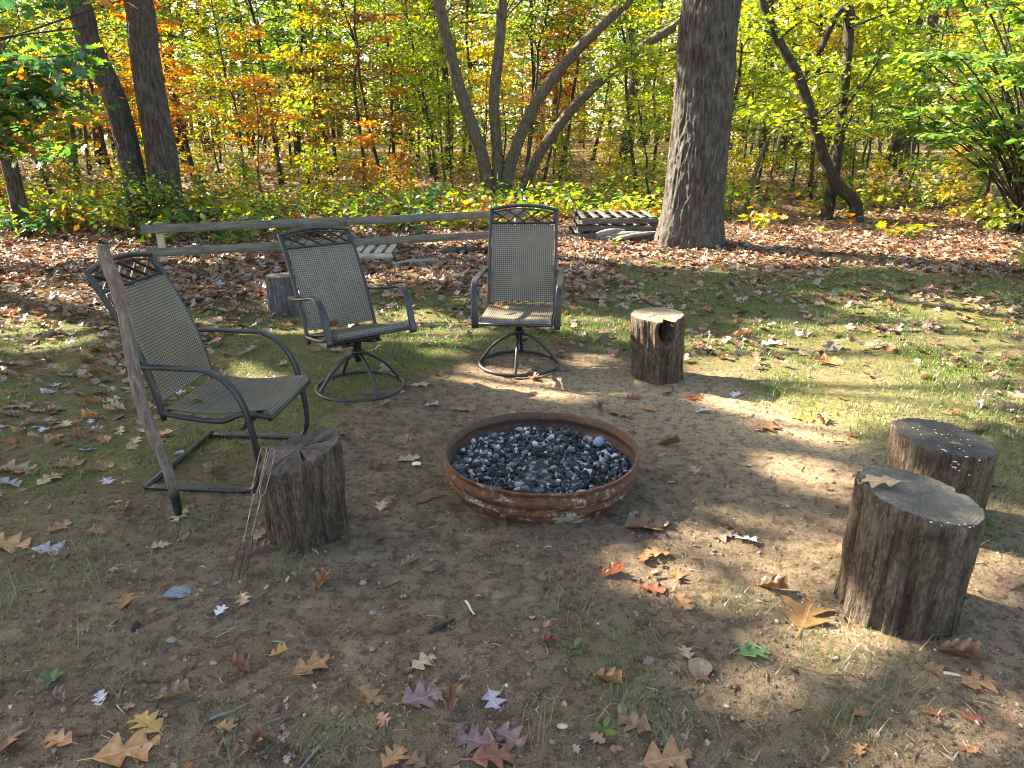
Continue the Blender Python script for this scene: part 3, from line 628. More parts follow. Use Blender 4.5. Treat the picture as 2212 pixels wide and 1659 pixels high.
for k in range(4):
    b = np.array([*bases[k], 0.]); e = empty('added_shade_oak', b); tag(e, 'unseen oak added %s to shade the clearing' % nms[k], 'tree')
    s = [(0, 0, -.2), (.1, 0, 2.5), (0, .1, 5), (.1, 0, 7.5), (.2, .1, 10)]; ob('trunk', bark_trunk(s, [.3, .26, .22, .17, .06], 90, 48, .012, 51+k, .1, 4), BARK, e, True)
    C = CC[who == k]-b
    if not len(C): continue
    sel = C[r.permutation(len(C))[:26]]; ob('limbs', join(sum([limbs(r, np.array([0, 0, 5.+q[2]*.15]), [q], .07) for q in sel], [])), BARK, e, True)
    P, A, N = spray(r, C, 44, .42, .6, .8); kp = prune(P+b); P, A, N = P[kp], A[kp], N[kp]; ob('crown', leaves(P, A, N, r.uniform(.10, .18, len(P)), T_RHOMB), GREEN, e)

# ------------------------------------------------------------------ furniture and things of the clearing
t = MT('metal_bronze_black'); co = t.co()
METAL = t.pbr(t.ramp(t.noise(co, 40, 4), [(.3, (.014, .013, .014)), (.7, (.028, .026, .027))]), t.ramp(t.noise(co, 60, 4), [(.3, .30), (.7, .5)]), t.bump(t.noise(co, 260, 3), .12, .002), spec=.45)
t = MT('sling_mesh_tan'); uvn = t.n('ShaderNodeTexCoord').outputs['UV']; sp = t.n('ShaderNodeSeparateXYZ'); t.set(sp.inputs[0], uvn)
def _line(ax, per, w): return t.math('LESS_THAN', t.math('FRACT', t.math('MULTIPLY', sp.outputs[ax], 1/per)), w)
ln = t.math('MAXIMUM', _line(0, .0150, .32), _line(1, .0150, .28)); fine = t.math('MAXIMUM', _line(0, .0039, .3), _line(1, .0039, .3))
nz = t.ramp(t.noise(t.co(), 5, 6, .65), [(.32, 0.), (.66, 1.)])
tan_ = t.mix(nz, (.245, .205, .135), (.345, .292, .195)); c_ = t.mix(t.math('MULTIPLY', ln, .82), tan_, (.035, .03, .024)); c_ = t.mix(t.math('MULTIPLY', fine, .3), c_, (.05, .045, .04))
SLING = t.leaf(c_, .34, None, .04, .5, t.bump(t.math('ADD', ln, t.math('MULTIPLY', fine, .5)), .35, .0015))

def sling(row, half, n=9, sag=.0, th=.004):   # a sheet stretched across x = -half..half along the row of (y, z) points
    row = np.asarray(row, float); m = len(row); xs = np.linspace(-half, half, n); L = np.concatenate([[0], np.cumsum(np.linalg.norm(np.diff(row, axis=0), axis=1))])
    T = np.gradient(row, axis=0); T /= np.linalg.norm(T, axis=1)[:, None]; Nn = np.stack([-T[:, 1], T[:, 0]], 1)
    V, UV = [], []
    for side in (1, -1):
        for i in range(m):
            for x in xs:
                s = -sag*(1-(x/half)**2)*math.sin(math.pi*min(1, i/(m-1)))
                V.append((x, row[i, 0]+Nn[i, 0]*(s+side*th/2), row[i, 1]+Nn[i, 1]*(s+side*th/2))); UV.append((x+half, L[i]))
    q = []
    o = m*n
    for i in range(m-1):
        for j in range(n-1):
            a = i*n+j; q.append((a, a+1, a+n+1, a+n)); q.append((o+a, o+a+n, o+a+n+1, o+a+1))
    for i in range(m-1):
        for j in (0, n-1): a = i*n+j; q.append((a, a+n, o+a+n, o+a))
    for j in range(n-1):
        for i in (0, m-1): a = i*n+j; q.append((a, a+1, o+a+1, o+a))
    return np.array(V), q, np.array(UV)

def lattice_head(par, P, v0, v1, half, arch):
    """cast head panel of the chair: arched top rail, bottom rail, side rails, crossed straps. P maps (u, v, out) to a point"""
    us = np.linspace(-half, half, 17)
    topv = lambda u: v1+arch*(1-(u/half)**2)
    hd = ob('head_rail', sweep([P(u, topv(u), 0) for u in us], rrect(.026, .024, .006), ref=(0, 1, .2)), METAL, par, True)
    ob('bottom_rail', sweep([P(u, v0, 0) for u in us], rrect(.014, .018, .004), ref=(0, 1, .2)), METAL, hd, True)
    ob('inner_rail', sweep([P(u*.95, topv(u)-.024, 0) for u in us], rrect(.009, .012, .003), ref=(0, 1, .2)), METAL, hd, True)
    for s in (-1, 1): ob('end_rail', sweep([P(s*half*.93, v0, 0), P(s*half*.93, topv(half*.93), 0)], rrect(.014, .016, .004), ref=(1, 0, 0)), METAL, hd, True)
    nX = 4; w = 2*half*.9/nX
    for k in range(nX):
        a = -half*.9+k*w
        for sgn in (0, 1):
            u0, u1 = (a-w*.18, a+w*1.18) if sgn == 0 else (a+w*1.18, a-w*.18)
            u0, u1 = max(-half*.92, min(half*.92, u0)), max(-half*.92, min(half*.92, u1))
            pts = [P(u0+(u1-u0)*q, v0+(topv(u0+(u1-u0)*q)-.024-v0)*q, .003*(1 if sgn else -1)) for q in np.linspace(0, 1, 5)]
            ob('lattice_strap', sweep(pts, rrect(.019, .006, .002), ref=(1, 0, .8 if sgn == 0 else -.8)), METAL, hd)
    return hd

def back_curve(yb, zb, ang, L, bow):
    def P(u, v, o):
        q = v/L; y = yb+v*math.sin(ang)+bow*math.sin(q*math.pi)*-1+bow*1.2*q*q; z = zb+v*math.cos(ang); return np.array([u, y-o*math.cos(ang), z+o*math.sin(ang)])
    return P
ARM = [(-.0225, -.005), (-.017, -.009), (.017, -.009), (.0225, -.005), (.0225, .004), (.014, .009), (.007, .0065), (0, .009), (-.007, .0065), (-.014, .009), (-.0225, .004)]

def chair_seat_and_back(par, half, yf, yr, zs, P, L, wave):
    ys = np.linspace(yf, yr, 15); q = (ys-yf)/(yr-yf)
    row = [(yf-.012, zs-.03), (yf-.008, zs-.008)]+[(y, zs+.006-wave*math.sin(math.pi*u)*(.4+.6*u)-.012*u) for y, u in zip(ys, q)]
    ob('seat', sling(row, half, 11, .012), SLING, par, True)
    ob('backrest', sling([P(0, v, .012)[1:] for v in np.linspace(.045, L*.835, 16)], half-.012, 11, .014), SLING, par, True)
    for s in (-1, 1):
        ob('seat_rail', tube(smooth_path([(s*(half+.006), yf-.015, zs-.028), (s*(half+.006), yf+.12, zs-.02), (s*(half+.006), (yf+yr)/2, zs-.03-wave), (s*(half+.006), yr, zs-.02-wave*.4), (s*(half+.006), yr+.045, zs-.0)], 22), .0125, 10), METAL, par, True)
        ob('back_upright', tube([P(s*(half+.004), v, 0) for v in np.linspace(-.045, L*1.0, 22)], .0135, 10), METAL, par, True)
    ob('front_bar', tube([(-half-.01, yf-.012, zs-.035), (half+.01, yf-.012, zs-.035)], .012, 10), METAL, par, True)
    ob('rear_bar', tube([(-half-.01, yr+.02, zs-.03), (half+.01, yr+.02, zs-.03)], .011, 8), METAL, par, True)
    lattice_head(par, P, L*.855, L*.985, half+.004, .032)

def swivel_chair(loc, rz, ry=0., rx=0.):
    c = empty('swivel_chair', loc, R(rz), rx, ry); half, L = .245, .735; P = back_curve(.225, .385, R(15), L, .022)
    chair_seat_and_back(c, half, -.285, .205, .415, P, L, .016)
    for s in (-1, 1):
        x = s*.292
        arm = [(x-s*.015, .335, .665), (x, .22, .652), (x+s*.006, .02, .648), (x+s*.006, -.12, .650), (x+s*.004, -.20, .632), (x, -.243, .575), (x-s*.004, -.262, .48), (x-s*.006, -.272, .345)]
        ob('armrest', sweep(smooth_path(arm, 40), ARM, ref=(1, 0, 0)), METAL, c, True)
        ob('arm_bolt', tube([(s*.27, -.268, .385), (s*.245, -.268, .385)], .009, 8), METAL, c, True)
    pl = ob('swivel_plate', box(-.11, .11, -.13, .13, .338, .352), METAL, c)
    for sx_ in (-1, 1):
        ob('rocker_spring', tube([(sx_*.075, -.10, .325), (sx_*.075, .10, .325)], .017, 10), METAL, pl, True)
        ob('bracket', box(sx_*.118-.006, sx_*.118+.006, -.09, .09, .318, .375), METAL, pl)
        for yy in (-.08, .08): ob('bolt', tube([(sx_*.09, yy, .318), (sx_*.137, yy, .318)], .010, 8), METAL, pl, True)
    ob('rear_stretcher', box(-.245, .245, -.03, .03, .358, .372), METAL, c)
    ob('swivel_post', tube(np.array([(0, 0, .19), (0, 0, .25), (0, 0, .252), (0, 0, .268), (0, 0, .27), (0, 0, .34)]), np.array([.024, .024, .046, .046, .026, .026]), 14), METAL, c, True)
    for k in range(4):
        a = R(-90+90*k); d = np.array([math.cos(a), math.sin(a), 0]); z = np.array([0, 0, 1.])
        ob('leg', tube(smooth_path([d*.018+z*.238, d*.085+z*.222, d*.19+z*.145, d*.262+z*.055, d*.285+z*.022], 18), .0115, 9), METAL, c, True)
    a = np.arange(56)*2*math.pi/56; ob('base_ring', tube(np.stack([.292*np.cos(a), .292*np.sin(a), a*0+.014], 1), .0125, 10, closed=True), METAL, c, True)
    return c
c3 = swivel_chair((.05, 5.02, -.002), -5.)
tag(c3, 'high-back swivel chair facing the camera straight behind the fire ring', 'chair', 'swivel patio chairs')
c2 = copy_tree(c3); c2.location = (-1.03, 4.53, -.004); c2.rotation_euler = (0, 0, R(36))
def rock(chair, ang):                         # the rocker springs let the upper chair lean back
    Mx = Matrix.Translation((0, 0, .33)) @ Matrix.Rotation(-ang, 4, 'X') @ Matrix.Translation((0, 0, -.33))
    for ch in chair.children:
        if ch.name.split('.')[0] not in ('base_ring', 'leg', 'swivel_post'): ch.matrix_local = Mx @ ch.matrix_local
rock(c2, R(12)); rock(c3, R(1))
tag(c2, 'high-back swivel chair turned sideways, between the cantilever chair and the middle chair', 'chair')

# cantilever chair on the left: arm, front leg and ground runner are one bent bar on each side
c1 = empty('cantilever_chair', (-1.40, 3.375, 0.), R(85)); half, L = .25, .70
tag(c1, 'high-back cantilever chair with sled base in profile beside the pronged stump', 'chair', None)
P = back_curve(.255, .385, R(17), L, .03)
chair_seat_and_back(c1, half, -.27, .225, .405, P, L, .03)
for s in (-1, 1):
    x = s*.315
    ob('armrest', sweep(smooth_path([(x-s*.02, .375, .635), (x, .27, .632), (x, .05, .628), (x, -.03, .622), (x, -.115, .575), (x, -.175, .49), (x, -.205, .38), (x, -.222, .25), (x, -.225, .12), (x, -.20, .045), (x, -.13, .016), (x, .05, .013), (x, .345, .013)], 80), ARM, ref=(1, 0, 0)), METAL, c1, True)
    ob('seat_bracket', tube([(s*.262, -.17, .36), (s*.31, -.205, .36)], .010, 8), METAL, c1, True)
    ob('arm_bracket', tube([(s*.254, .335, .632), (s*.30, .345, .634)], .009, 8), METAL, c1, True)
ob('rear_crossbar', tube([(-.335, .352, .016), (.335, .352, .016)], .0145, 10), METAL, c1, True)
ob('spring_bar', tube([(-.30, -.16, .335), (.30, -.16, .335)], .013, 10), METAL, c1, True)

# --- fire ring
def m_rust():
    t = MT('rusted_steel'); co = t.co(); a = t.noise(t.co((1, 1, 2.6)), 6, 6, .7); b = t.noise(t.co((1, 1, .9)), 30, 6, .75); d = t.noise(co, 150, 4, .7)
    rust = t.ramp(b, [(.25, (.024, .012, .009)), (.46, (.075, .031, .016)), (.60, (.15, .062, .027)), (.76, (.28, .16, .075))])
    paint = t.ramp(d, [(.3, (.24, .23, .18)), (.7, (.40, .39, .32))])
    pm = t.math('MULTIPLY', t.ramp(t.math('ADD', t.math('MULTIPLY', a, .7), t.math('MULTIPLY', b, .3)), [(.53, 0.), (.58, .85)]), t.attr('outer'))
    c = t.mix(pm, rust, paint); soot = t.mix(.55, rust, (.04, .032, .03)); c = t.mix(t.math('MULTIPLY', t.attr('inner'), .75), c, soot)
    return t.pbr(c, t.ramp(b, [(.3, .55), (.7, .85)]), t.bump(t.math('ADD', b, t.math('MULTIPLY', d, .5)), .5, .006), .15, .35)
prof = [(.462, -.02, 1), (.460, .018, 1), (.462, .045, 1), (.470, .066, 1), (.4705, .074, 1), (.452, .084, 1), (.4515, .096, 1), (.468, .106, 1), (.477, .124, 1), (.474, .142, 1), (.462, .152, 1), (.460, .160, 1), (.468, .168, 1), (.475, .180, 1), (.4755, .187, 1), (.471, .190, 0),
        (.465, .188, 0), (.462, .176, 0), (.454, .164, 0), (.453, .152, 0), (.464, .140, 0), (.468, .124, 0), (.462, .108, 0), (.445, .098, 0), (.445, .084, 0), (.460, .070, 0), (.455, .04, 0), (.452, -.02, 0)]
prof = [(q[0]-.03*max(0, (.10-q[1])/.10)*(q[1] < .09), q[1], q[2]) for q in prof]
k = 150; a = np.arange(k)*2*math.pi/k; pv = []
for (rr, z, o) in prof:
    w = 1+.006*np.sin(a*2+.7)+.003*np.sin(a*5+2); dz = .003*np.sin(a*3+1)+.0015*np.sin(a*11)
    pv.append(np.stack([rr*w*np.cos(a), rr*w*np.sin(a), z+dz*(z > .0)], 1))
pv = np.vstack(pv); m = len(prof); i = np.arange(m-1)[:, None]; j = np.arange(k)[None]
pf = np.stack([i*k+j, i*k+(j+1) % k, (i+1)*k+(j+1) % k, (i+1)*k+j], -1).reshape(-1, 4)
ring = ob('fire_ring', (pv, pf), m_rust(), None, True, (PIT[0], PIT[1], -.012))
for nm, val in (('outer', [q[2] for q in prof]), ('inner', [1-q[2] for q in prof])):
    at_ = ring.data.attributes.new(nm, 'FLOAT', 'POINT'); at_.data.foreach_set('value', np.repeat(np.array(val, np.float32), k))
tag(ring, 'round rusted steel fire ring with flaking pale paint', 'fire ring')
# ash bed
def ash_z(x, y): 
    d = np.hypot(x, y); p = np.stack([x, y, x*0], 1); return .082+.022*(1-(d/.44)**2)+.030*fbm(p*5, 2, 4)+.012*(y/.44)
n = 90; xs = np.linspace(-.452, .452, n); AX, AY = np.meshgrid(xs, xs); ax, ay = AX.ravel(), AY.ravel(); d = np.hypot(ax, ay); sc_ = np.where(d > .443, .443/np.maximum(d, 1e-6), 1); ax, ay = ax*sc_, ay*sc_
i = np.arange(n-1)[:, None]; j = np.arange(n-1)[None]; af = np.stack([i*n+j, i*n+j+1, (i+1)*n+j+1, (i+1)*n+j], -1).reshape(-1, 4); af = af[(d[af] < .47).any(1)]
t = MT('ash_grey'); co = t.co(); ASH = t.pbr(t.ramp(t.noise(co, 26, 6, .7), [(.38, (.015, .015, .016)), (.52, (.06, .06, .063)), (.62, (.22, .22, .225)), (.74, (.62, .62, .62))]), .95, t.bump(t.noise(co, 70, 5, .7), .8, .01), spec=.1)
tag(ob('ash_bed', (np.stack([ax, ay, ash_z(ax, ay)], 1), af), ASH, None, True, (PIT[0], PIT[1], 0)), 'grey and white ash bed inside the rusted fire ring', 'ash', kind='stuff')
def ico(seed, sub=0, jit=.22, flat=1.):
    ph = (1+5**.5)/2; v = np.array([(-1, ph, 0), (1, ph, 0), (-1, -ph, 0), (1, -ph, 0), (0, -1, ph), (0, 1, ph), (0, -1, -ph), (0, 1, -ph), (ph, 0, -1), (ph, 0, 1), (-ph, 0, -1), (-ph, 0, 1)], float); v = unit(v)
    f = [(0, 11, 5), (0, 5, 1), (0, 1, 7), (0, 7, 10), (0, 10, 11), (1, 5, 9), (5, 11, 4), (11, 10, 2), (10, 7, 6), (7, 1, 8), (3, 9, 4), (3, 4, 2), (3, 2, 6), (3, 6, 8), (3, 8, 9), (4, 9, 5), (2, 4, 11), (6, 2, 10), (8, 6, 7), (9, 8, 1)]
    for _ in range(sub):
        v = list(map(tuple, v)); cache = {}; g = []
        def mid(a, b):
            key = (min(a, b), max(a, b))
            if key not in cache: q = unit((np.array(v[a])+np.array(v[b]))/2); v.append(tuple(q)); cache[key] = len(v)-1
            return cache[key]
        for a, b, c in f: x, y, z = mid(a, b), mid(b, c), mid(c, a); g += [(a, x, z), (b, y, x), (c, z, y), (x, y, z)]
        v = np.array(v); f = g
    r = np.random.default_rng(seed); v = v*(1+r.uniform(-jit, jit, (len(v), 1)))*r.uniform(.7, 1.25, 3); v[:, 2] *= flat
    return v, np.array(f)
t = MT('charcoal'); ra = t.math('FRACT', t.math('ADD', t.isl(), t.math('MULTIPLY', t.orand(), 7.31))); cc = t.ramp(ra, [(0., (.008, .008, .009)), (.45, (.02, .02, .023)), (.66, (.055, .055, .06)), (.82, (.17, .168, .165)), (1., (.48, .47, .45))])
COAL = t.pbr(t.mix(t.ramp(t.noise(t.co(), 60, 4), [(.54, 0.), (.72, .4)]), cc, (.33, .33, .335)), .75, t.bump(t.noise(t.co(), 90, 4), .6, .004), spec=.3)
coal_me = [mesh('charcoal_lump', *ico(300+k, 0, .42)) for k in range(8)]
r = np.random.default_rng(33); cp = []
while len(cp) < 2300:
    q = r.uniform(-.43, .43, 2)
    if np.hypot(*q) < .425 and not (np.hypot(q[0]-.30, q[1]-.15) < .04): cp.append(q)
cp = np.array(cp); dens = fbm(np.stack([cp[:, 0]*5, cp[:, 1]*5, cp[:, 0]*0], 1), 90, 3); cp = cp[dens > -.36]
sz = .0055+.0145*r.random(len(cp))**1.7*(1-.1*r.random(len(cp))); order = np.argsort(-sz*(1+.25*(-cp[:, 1]))); cz = ash_z(cp[:, 0], cp[:, 1])
rest = []
for rank, k in enumerate(order):
    s = sz[k]; loc = np.array([PIT[0]+cp[k, 0], PIT[1]+cp[k, 1], cz[k]+s*r.uniform(.1, .8)])
    if rank < 290:
        o = link('charcoal_lump', coal_me[rank % 8], COAL, None, loc); o.scale = (s, s*r.uniform(.75, 1.2), s*r.uniform(.6, 1)); o.rotation_euler = tuple(r.uniform(0, 6, 3))
        tag(o, 'small charcoal lump among many on the ash inside the fire ring', 'charcoal', 'charcoal lumps in the fire ring')
    else:
        v, f = ico(500+rank % 40, 0, .42); rest.append((v*s*r.uniform(.6, 1.1, 3)+loc, f))
tag(ob('charcoal_bits', join(rest), COAL), 'finer charcoal and cinders between the lumps in the fire ring', 'charcoal', kind='stuff')
t = MT('blue_grey_foil'); FOIL = t.pbr(t.ramp(t.noise(t.co(), 60, 3), [(.3, (.11, .16, .29)), (.7, (.26, .33, .48))]), .45, t.bump(t.vor(t.co(), 60), .5, .004), .25, .5)
_b, _f = ico(12, 1, .10); _b = _b/np.abs(_b).max(0)
o = ob('crumpled_ball', (_b, _f), FOIL, None, False, (PIT[0]+.30, PIT[1]+.15, .142)); o.scale = (.031, .031, .029); tag(o, 'crumpled blue-grey ball lying on the charcoal in the fire ring', 'ball')

# --- stumps
def m_stump(name, c0, c1, c2, c3):
    t = MT(name); a = t.noise(t.co((1, 1, .12)), 30, 6, .7, dist=.5); b = t.noise(t.co(), 5, 5, .6); d = t.noise(t.co((1, 1, .35)), 95, 4, .7)
    c = t.ramp(a, [(.28, c0), (.47, c1), (.62, c2), (.78, c3)]); c = t.mix(t.ramp(b, [(.45, 0.), (.68, .55)]), c, c0); c = t.mix(t.ramp(d, [(.42, .6), (.56, 0.)]), c, c0); c = t.mix(t.ramp(t.noise(t.co((1, 1, .3), loc=(5, 5, 5)), 130, 3, .7), [(.60, 0.), (.70, .55)]), c, c3); c = t.mix(t.ramp(t.noise(t.co(loc=(3, 1, 2)), 8, 5), [(.56, 0.), (.70, .45)]), c, (.20, .17, .13))
    return t.pbr(c, .9, t.bump(t.math('ADD', a, t.math('MULTIPLY', d, .9)), 1., .022), spec=.12)
def m_cut(name, c0, c1, c2):
    t = MT(name); ge = t.co((1, 1, 0)); l = t.n('ShaderNodeVectorMath', operation='LENGTH'); t.set(l.inputs[0], ge); n1 = t.noise(t.co(), 6, 5, .65); n2 = t.noise(t.co(), 60, 5, .7)
    rings = t.math('SINE', t.math('ADD', t.math('MULTIPLY', l.outputs['Value'], 520.), t.math('MULTIPLY', n1, 26.)))
    sp = t.n('ShaderNodeSeparateXYZ'); t.set(sp.inputs[0], ge); at = t.math('ARCTAN2', sp.outputs[1], sp.outputs[0]); 
    cx = t.n('ShaderNodeCombineXYZ'); t.set(cx.inputs[0], t.math('SINE', at)); t.set(cx.inputs[1], t.math('COSINE', at)); t.set(cx.inputs[2], t.math('MULTIPLY', l.outputs['Value'], 1.5)); rad = t.noise(cx.outputs[0], 16, 4, .7)
    c = t.ramp(n1, [(.3, c0), (.5, c1), (.72, c2)]); c = t.mix(t.math('MULTIPLY', t.ramp(rad, [(.5, 0.), (.62, 1.)]), .6), c, c0); c = t.mix(t.math('MULTIPLY', t.math('ADD', rings, 1.), .07), c, c2); c = t.mix(t.ramp(n2, [(.3, .35), (.55, 0.)]), c, c0)
    return t.pbr(c, .92, t.bump(t.math('ADD', t.math('MULTIPLY', rings, .15), t.math('ADD', rad, n2)), .6, .006), spec=.1)
ST_BROWN = m_stump('stump_side_brown', (.030, .022, .016), (.105, .078, .055), (.19, .147, .106), (.31, .255, .19))
ST_PALE = m_stump('stump_side_pale', (.034, .024, .017), (.112, .080, .054), (.20, .150, .103), (.32, .255, .18))
ST_GREY = m_stump('stump_side_grey', (.05, .045, .04), (.12, .11, .10), (.20, .185, .17), (.28, .26, .24))
CUT_DARK = m_cut('cut_dark_grey', (.028, .025, .022), (.07, .062, .052), (.14, .12, .092)); CUT_GREY = m_cut('cut_grey', (.05, .044, .038), (.13, .112, .088), (.25, .21, .155)); CUT_PALE = m_cut('cut_pale', (.12, .095, .062), (.23, .187, .125), (.32, .27, .19)); CUT_ROT = m_cut('cut_rotten', (.025, .02, .017), (.075, .058, .048), (.17, .14, .12))
def stump(name, x, y, h, rb, rt, mat, cut, label, seed, tilt=(0, 0), lean=(0, 0), amp=.010, knot=None, rough_top=.004, oval=(1., 1.)):
    e = empty(name, (x, y, gz(x, y)-.005)); k, nl = 190, 120; a = np.arange(k)*2*math.pi/k; tz = np.linspace(0, 1, nl)
    aa, tt = np.meshgrid(a, tz); q = np.stack([np.cos(aa).ravel()*3.4, np.sin(aa).ravel()*3.4, tt.ravel()*h*1.6], 1)
    rid = 1-np.abs(vn(q*1.7+fbm(q*1.2, seed, 2)[:, None]*.5, seed))*2; med = fbm(q*np.array([4, 4, 2.2]), seed+2, 4); big = fbm(np.stack([np.cos(aa).ravel()*1.1, np.sin(aa).ravel()*1.1, tt.ravel()*.5], 1), seed+4, 3)
    crack = np.clip(vn(np.stack([np.cos(aa).ravel()*5.5, np.sin(aa).ravel()*5.5, tt.ravel()*h*.9], 1), seed+6)-.45, 0, 1)*2
    rr = (rb+(rt-rb)*tt)*(1+.07*big.reshape(aa.shape))+amp*(.55*rid+.7*med+.8*fbm(q*np.array([9, 9, 3.5]), seed+21, 3)).reshape(aa.shape)-amp*3.6*crack.reshape(aa.shape)+.018*np.exp(-tt*h/.035)
    rr = rr-.006*sstep(.985, 1., tt)
    xx, yy = rr*np.cos(aa)*oval[0], rr*np.sin(aa)*oval[1]; dtop = tilt[0]*xx+tilt[1]*yy
    zz = -.03+(h+.03+dtop)*tt+(tt > .99)*rough_top*med.reshape(aa.shape)
    xx = xx+lean[0]*tt; yy = yy+lean[1]*tt
    if knot:                                  # a swollen lip round a rotted-out hole
        ka, kz, kr = knot; s_ = ((aa-ka+math.pi) % (2*math.pi)-math.pi)*rt; w_ = (tt*h-kz); dd = np.hypot(s_*1.15, w_*.80)/kr
        lip = .030*np.exp(-((dd-1.05)/.42)**2); hole = -.15*sstep(.92, .62, dd); o_ = lip+hole; xx = xx+o_*np.cos(aa); yy = yy+o_*np.sin(aa)
    V = np.stack([xx, yy, zz], -1).reshape(-1, 3); i = np.arange(nl-1)[:, None]; j = np.arange(k)[None]
    body = ob('bark_side', (V, np.stack([i*k+j, i*k+(j+1) % k, (i+1)*k+(j+1) % k, (i+1)*k+j], -1).reshape(-1, 4)), mat, e, True)
    nr = 26; rim = V[(nl-1)*k:]; ce = rim.mean(0); TV = []
    for q in range(nr+1):
        s_ = 1-q/nr; ring_ = ce+(rim-ce)*max(s_, .004); p_ = ring_*14; nz_ = fbm(p_, seed+8, 4)*rough_top*2.2; rad_ = vn(np.stack([np.cos(a)*4.5, np.sin(a)*4.5, a*0+s_*.4], 1), seed+11)
        ring_[:, 2] += (nz_-rough_top*2.5*np.clip(rad_-.4, 0, 1)*2)*(s_ < .999); TV.append(ring_)
    TV = np.vstack(TV); i = np.arange(nr)[:, None]
    ob('cut_top', (TV, np.stack([i*k+j, i*k+(j+1) % k, (i+1)*k+(j+1) % k, (i+1)*k+j], -1).reshape(-1, 4)), cut, e, True)
    tag(e, label, 'stump'); return e, body
SG = 'log stumps set round the fire ring'
fs, _ = stump('log_stump', -.895, 2.715, .405, .165, .168, ST_BROWN, CUT_ROT, 'dark rotting log stump with the roasting forks leaning on it', 3, (.30, .10), (.01, -.03), .011, None, .009); fs['group'] = SG
ks, _ = stump('log_stump', 1.035, 4.775, .45, .170, .178, ST_PALE, CUT_PALE, 'pale-topped log stump with a gaping knot hole in its side', 7, (.02, .03), (-.03, 0), .010, (R(-82), .378, .074), .003); ks['group'] = SG
bs, _ = stump('log_stump', 1.415, 2.185, .475, .192, .196, ST_BROWN, CUT_GREY, 'largest grey-topped log stump, a curled tan leaf on its top', 11, (-.17, .03), (0, .0), .009, None, .003, (1.06, .98)); bs['group'] = SG
ks2, kb = stump('log_stump', 1.90, 2.83, .40, .180, .205, ST_PALE, CUT_DARK, 'dark-topped log stump flecked with white fungus behind the largest stump', 15, (-.10, .02), (-.02, 0), .009, None, .003, (1.04, .96)); ks2['group'] = SG
gs, _ = stump('log_stump', -2.14, 6.5, .37, .135, .13, ST_GREY, CUT_GREY, 'small weathered grey log stump behind the sideways swivel chair', 19, (0, 0), (0, 0), .008); gs['group'] = SG
t = MT('fungus_white'); FUNG = t.pbr(t.ramp(t.noise(t.co(), 30), [(.3, (.42, .38, .38)), (.7, (.70, .67, .66))]), .8)
def bracket(par, a, rr, z, s, k):
    v, f = ico(700+k, 1, .15); v = v*np.array([1, .7, .22])*s; v = v@np.array([[math.cos(a+1.57), math.sin(a+1.57), 0], [-math.sin(a+1.57), math.cos(a+1.57), 0], [0, 0, 1]]); ob('fungus', (v+np.array([rr*math.cos(a), rr*math.sin(a), z]), f), FUNG, par, True)
r = np.random.default_rng(8)
for k in range(18): a_ = r.uniform(-2.5, -1.25); bracket(ks2, a_, ((.18+(.205-.18)*.9)*.985)+r.normal(0, .003), r.choice([.395, .385, .375, .36, .33])+r.normal(0, .012), r.uniform(.003, .010), k)
for k in range(22): a_ = r.uniform(0, 6.28); q = r.uniform(.02, .17); bracket(ks2, a_, q, .402-.10*q*math.cos(a_)+.002, r.uniform(.002, .0055), 50+k)
for k in range(9): a_ = r.uniform(-2.2, -1.1); bracket(bs, a_, .193, .468-.17*.19*math.cos(a_)+r.normal(-.006, .006), r.uniform(.003, .007), 90+k)

# --- stick leaning on the cantilever chair
t = MT('stick_wood'); co = t.co((1, 1, .1)); n1 = t.noise(co, 60, 5, .7, dist=.5); pz = t.n('ShaderNodeSeparateXYZ'); t.set(pz.inputs[0], t.co())
STICK = t.pbr(t.mix(t.ramp(t.math('ADD', pz.outputs[2], t.math('MULTIPLY', t.noise(t.co(), 20), .08)), [(.13, 1.), (.19, 0.)]), t.ramp(n1, [(.3, (.06, .042, .032)), (.55, (.155, .115, .09)), (.75, (.26, .21, .175))]), (.012, .011, .012)), .75, t.bump(n1, .8, .006), spec=.25)
sb = np.array([-1.52, 2.84, 0.]); sp_ = [(-1.52, 2.84, -.01), At(378, 1075, 2.855), At(360, 1010, 2.875), At(322, 920, 2.91), At(300, 850, 2.945), At(286, 780, 2.975), At(272, 690, 3.005), At(252, 620, 3.03), At(228, 560, 3.05), At(222, 528, 3.06)]
stick = ob('leaning_stick', bark_trunk(rel(sp_, sb), [.014, .019, .022, .024, .026, .027, .028, .029, .026, .021], 130, 40, .0035, 63, fq=60), STICK, None, True, sb)
tag(stick, 'long crooked grey stick with charred tip leaning on the cantilever chair', 'stick')
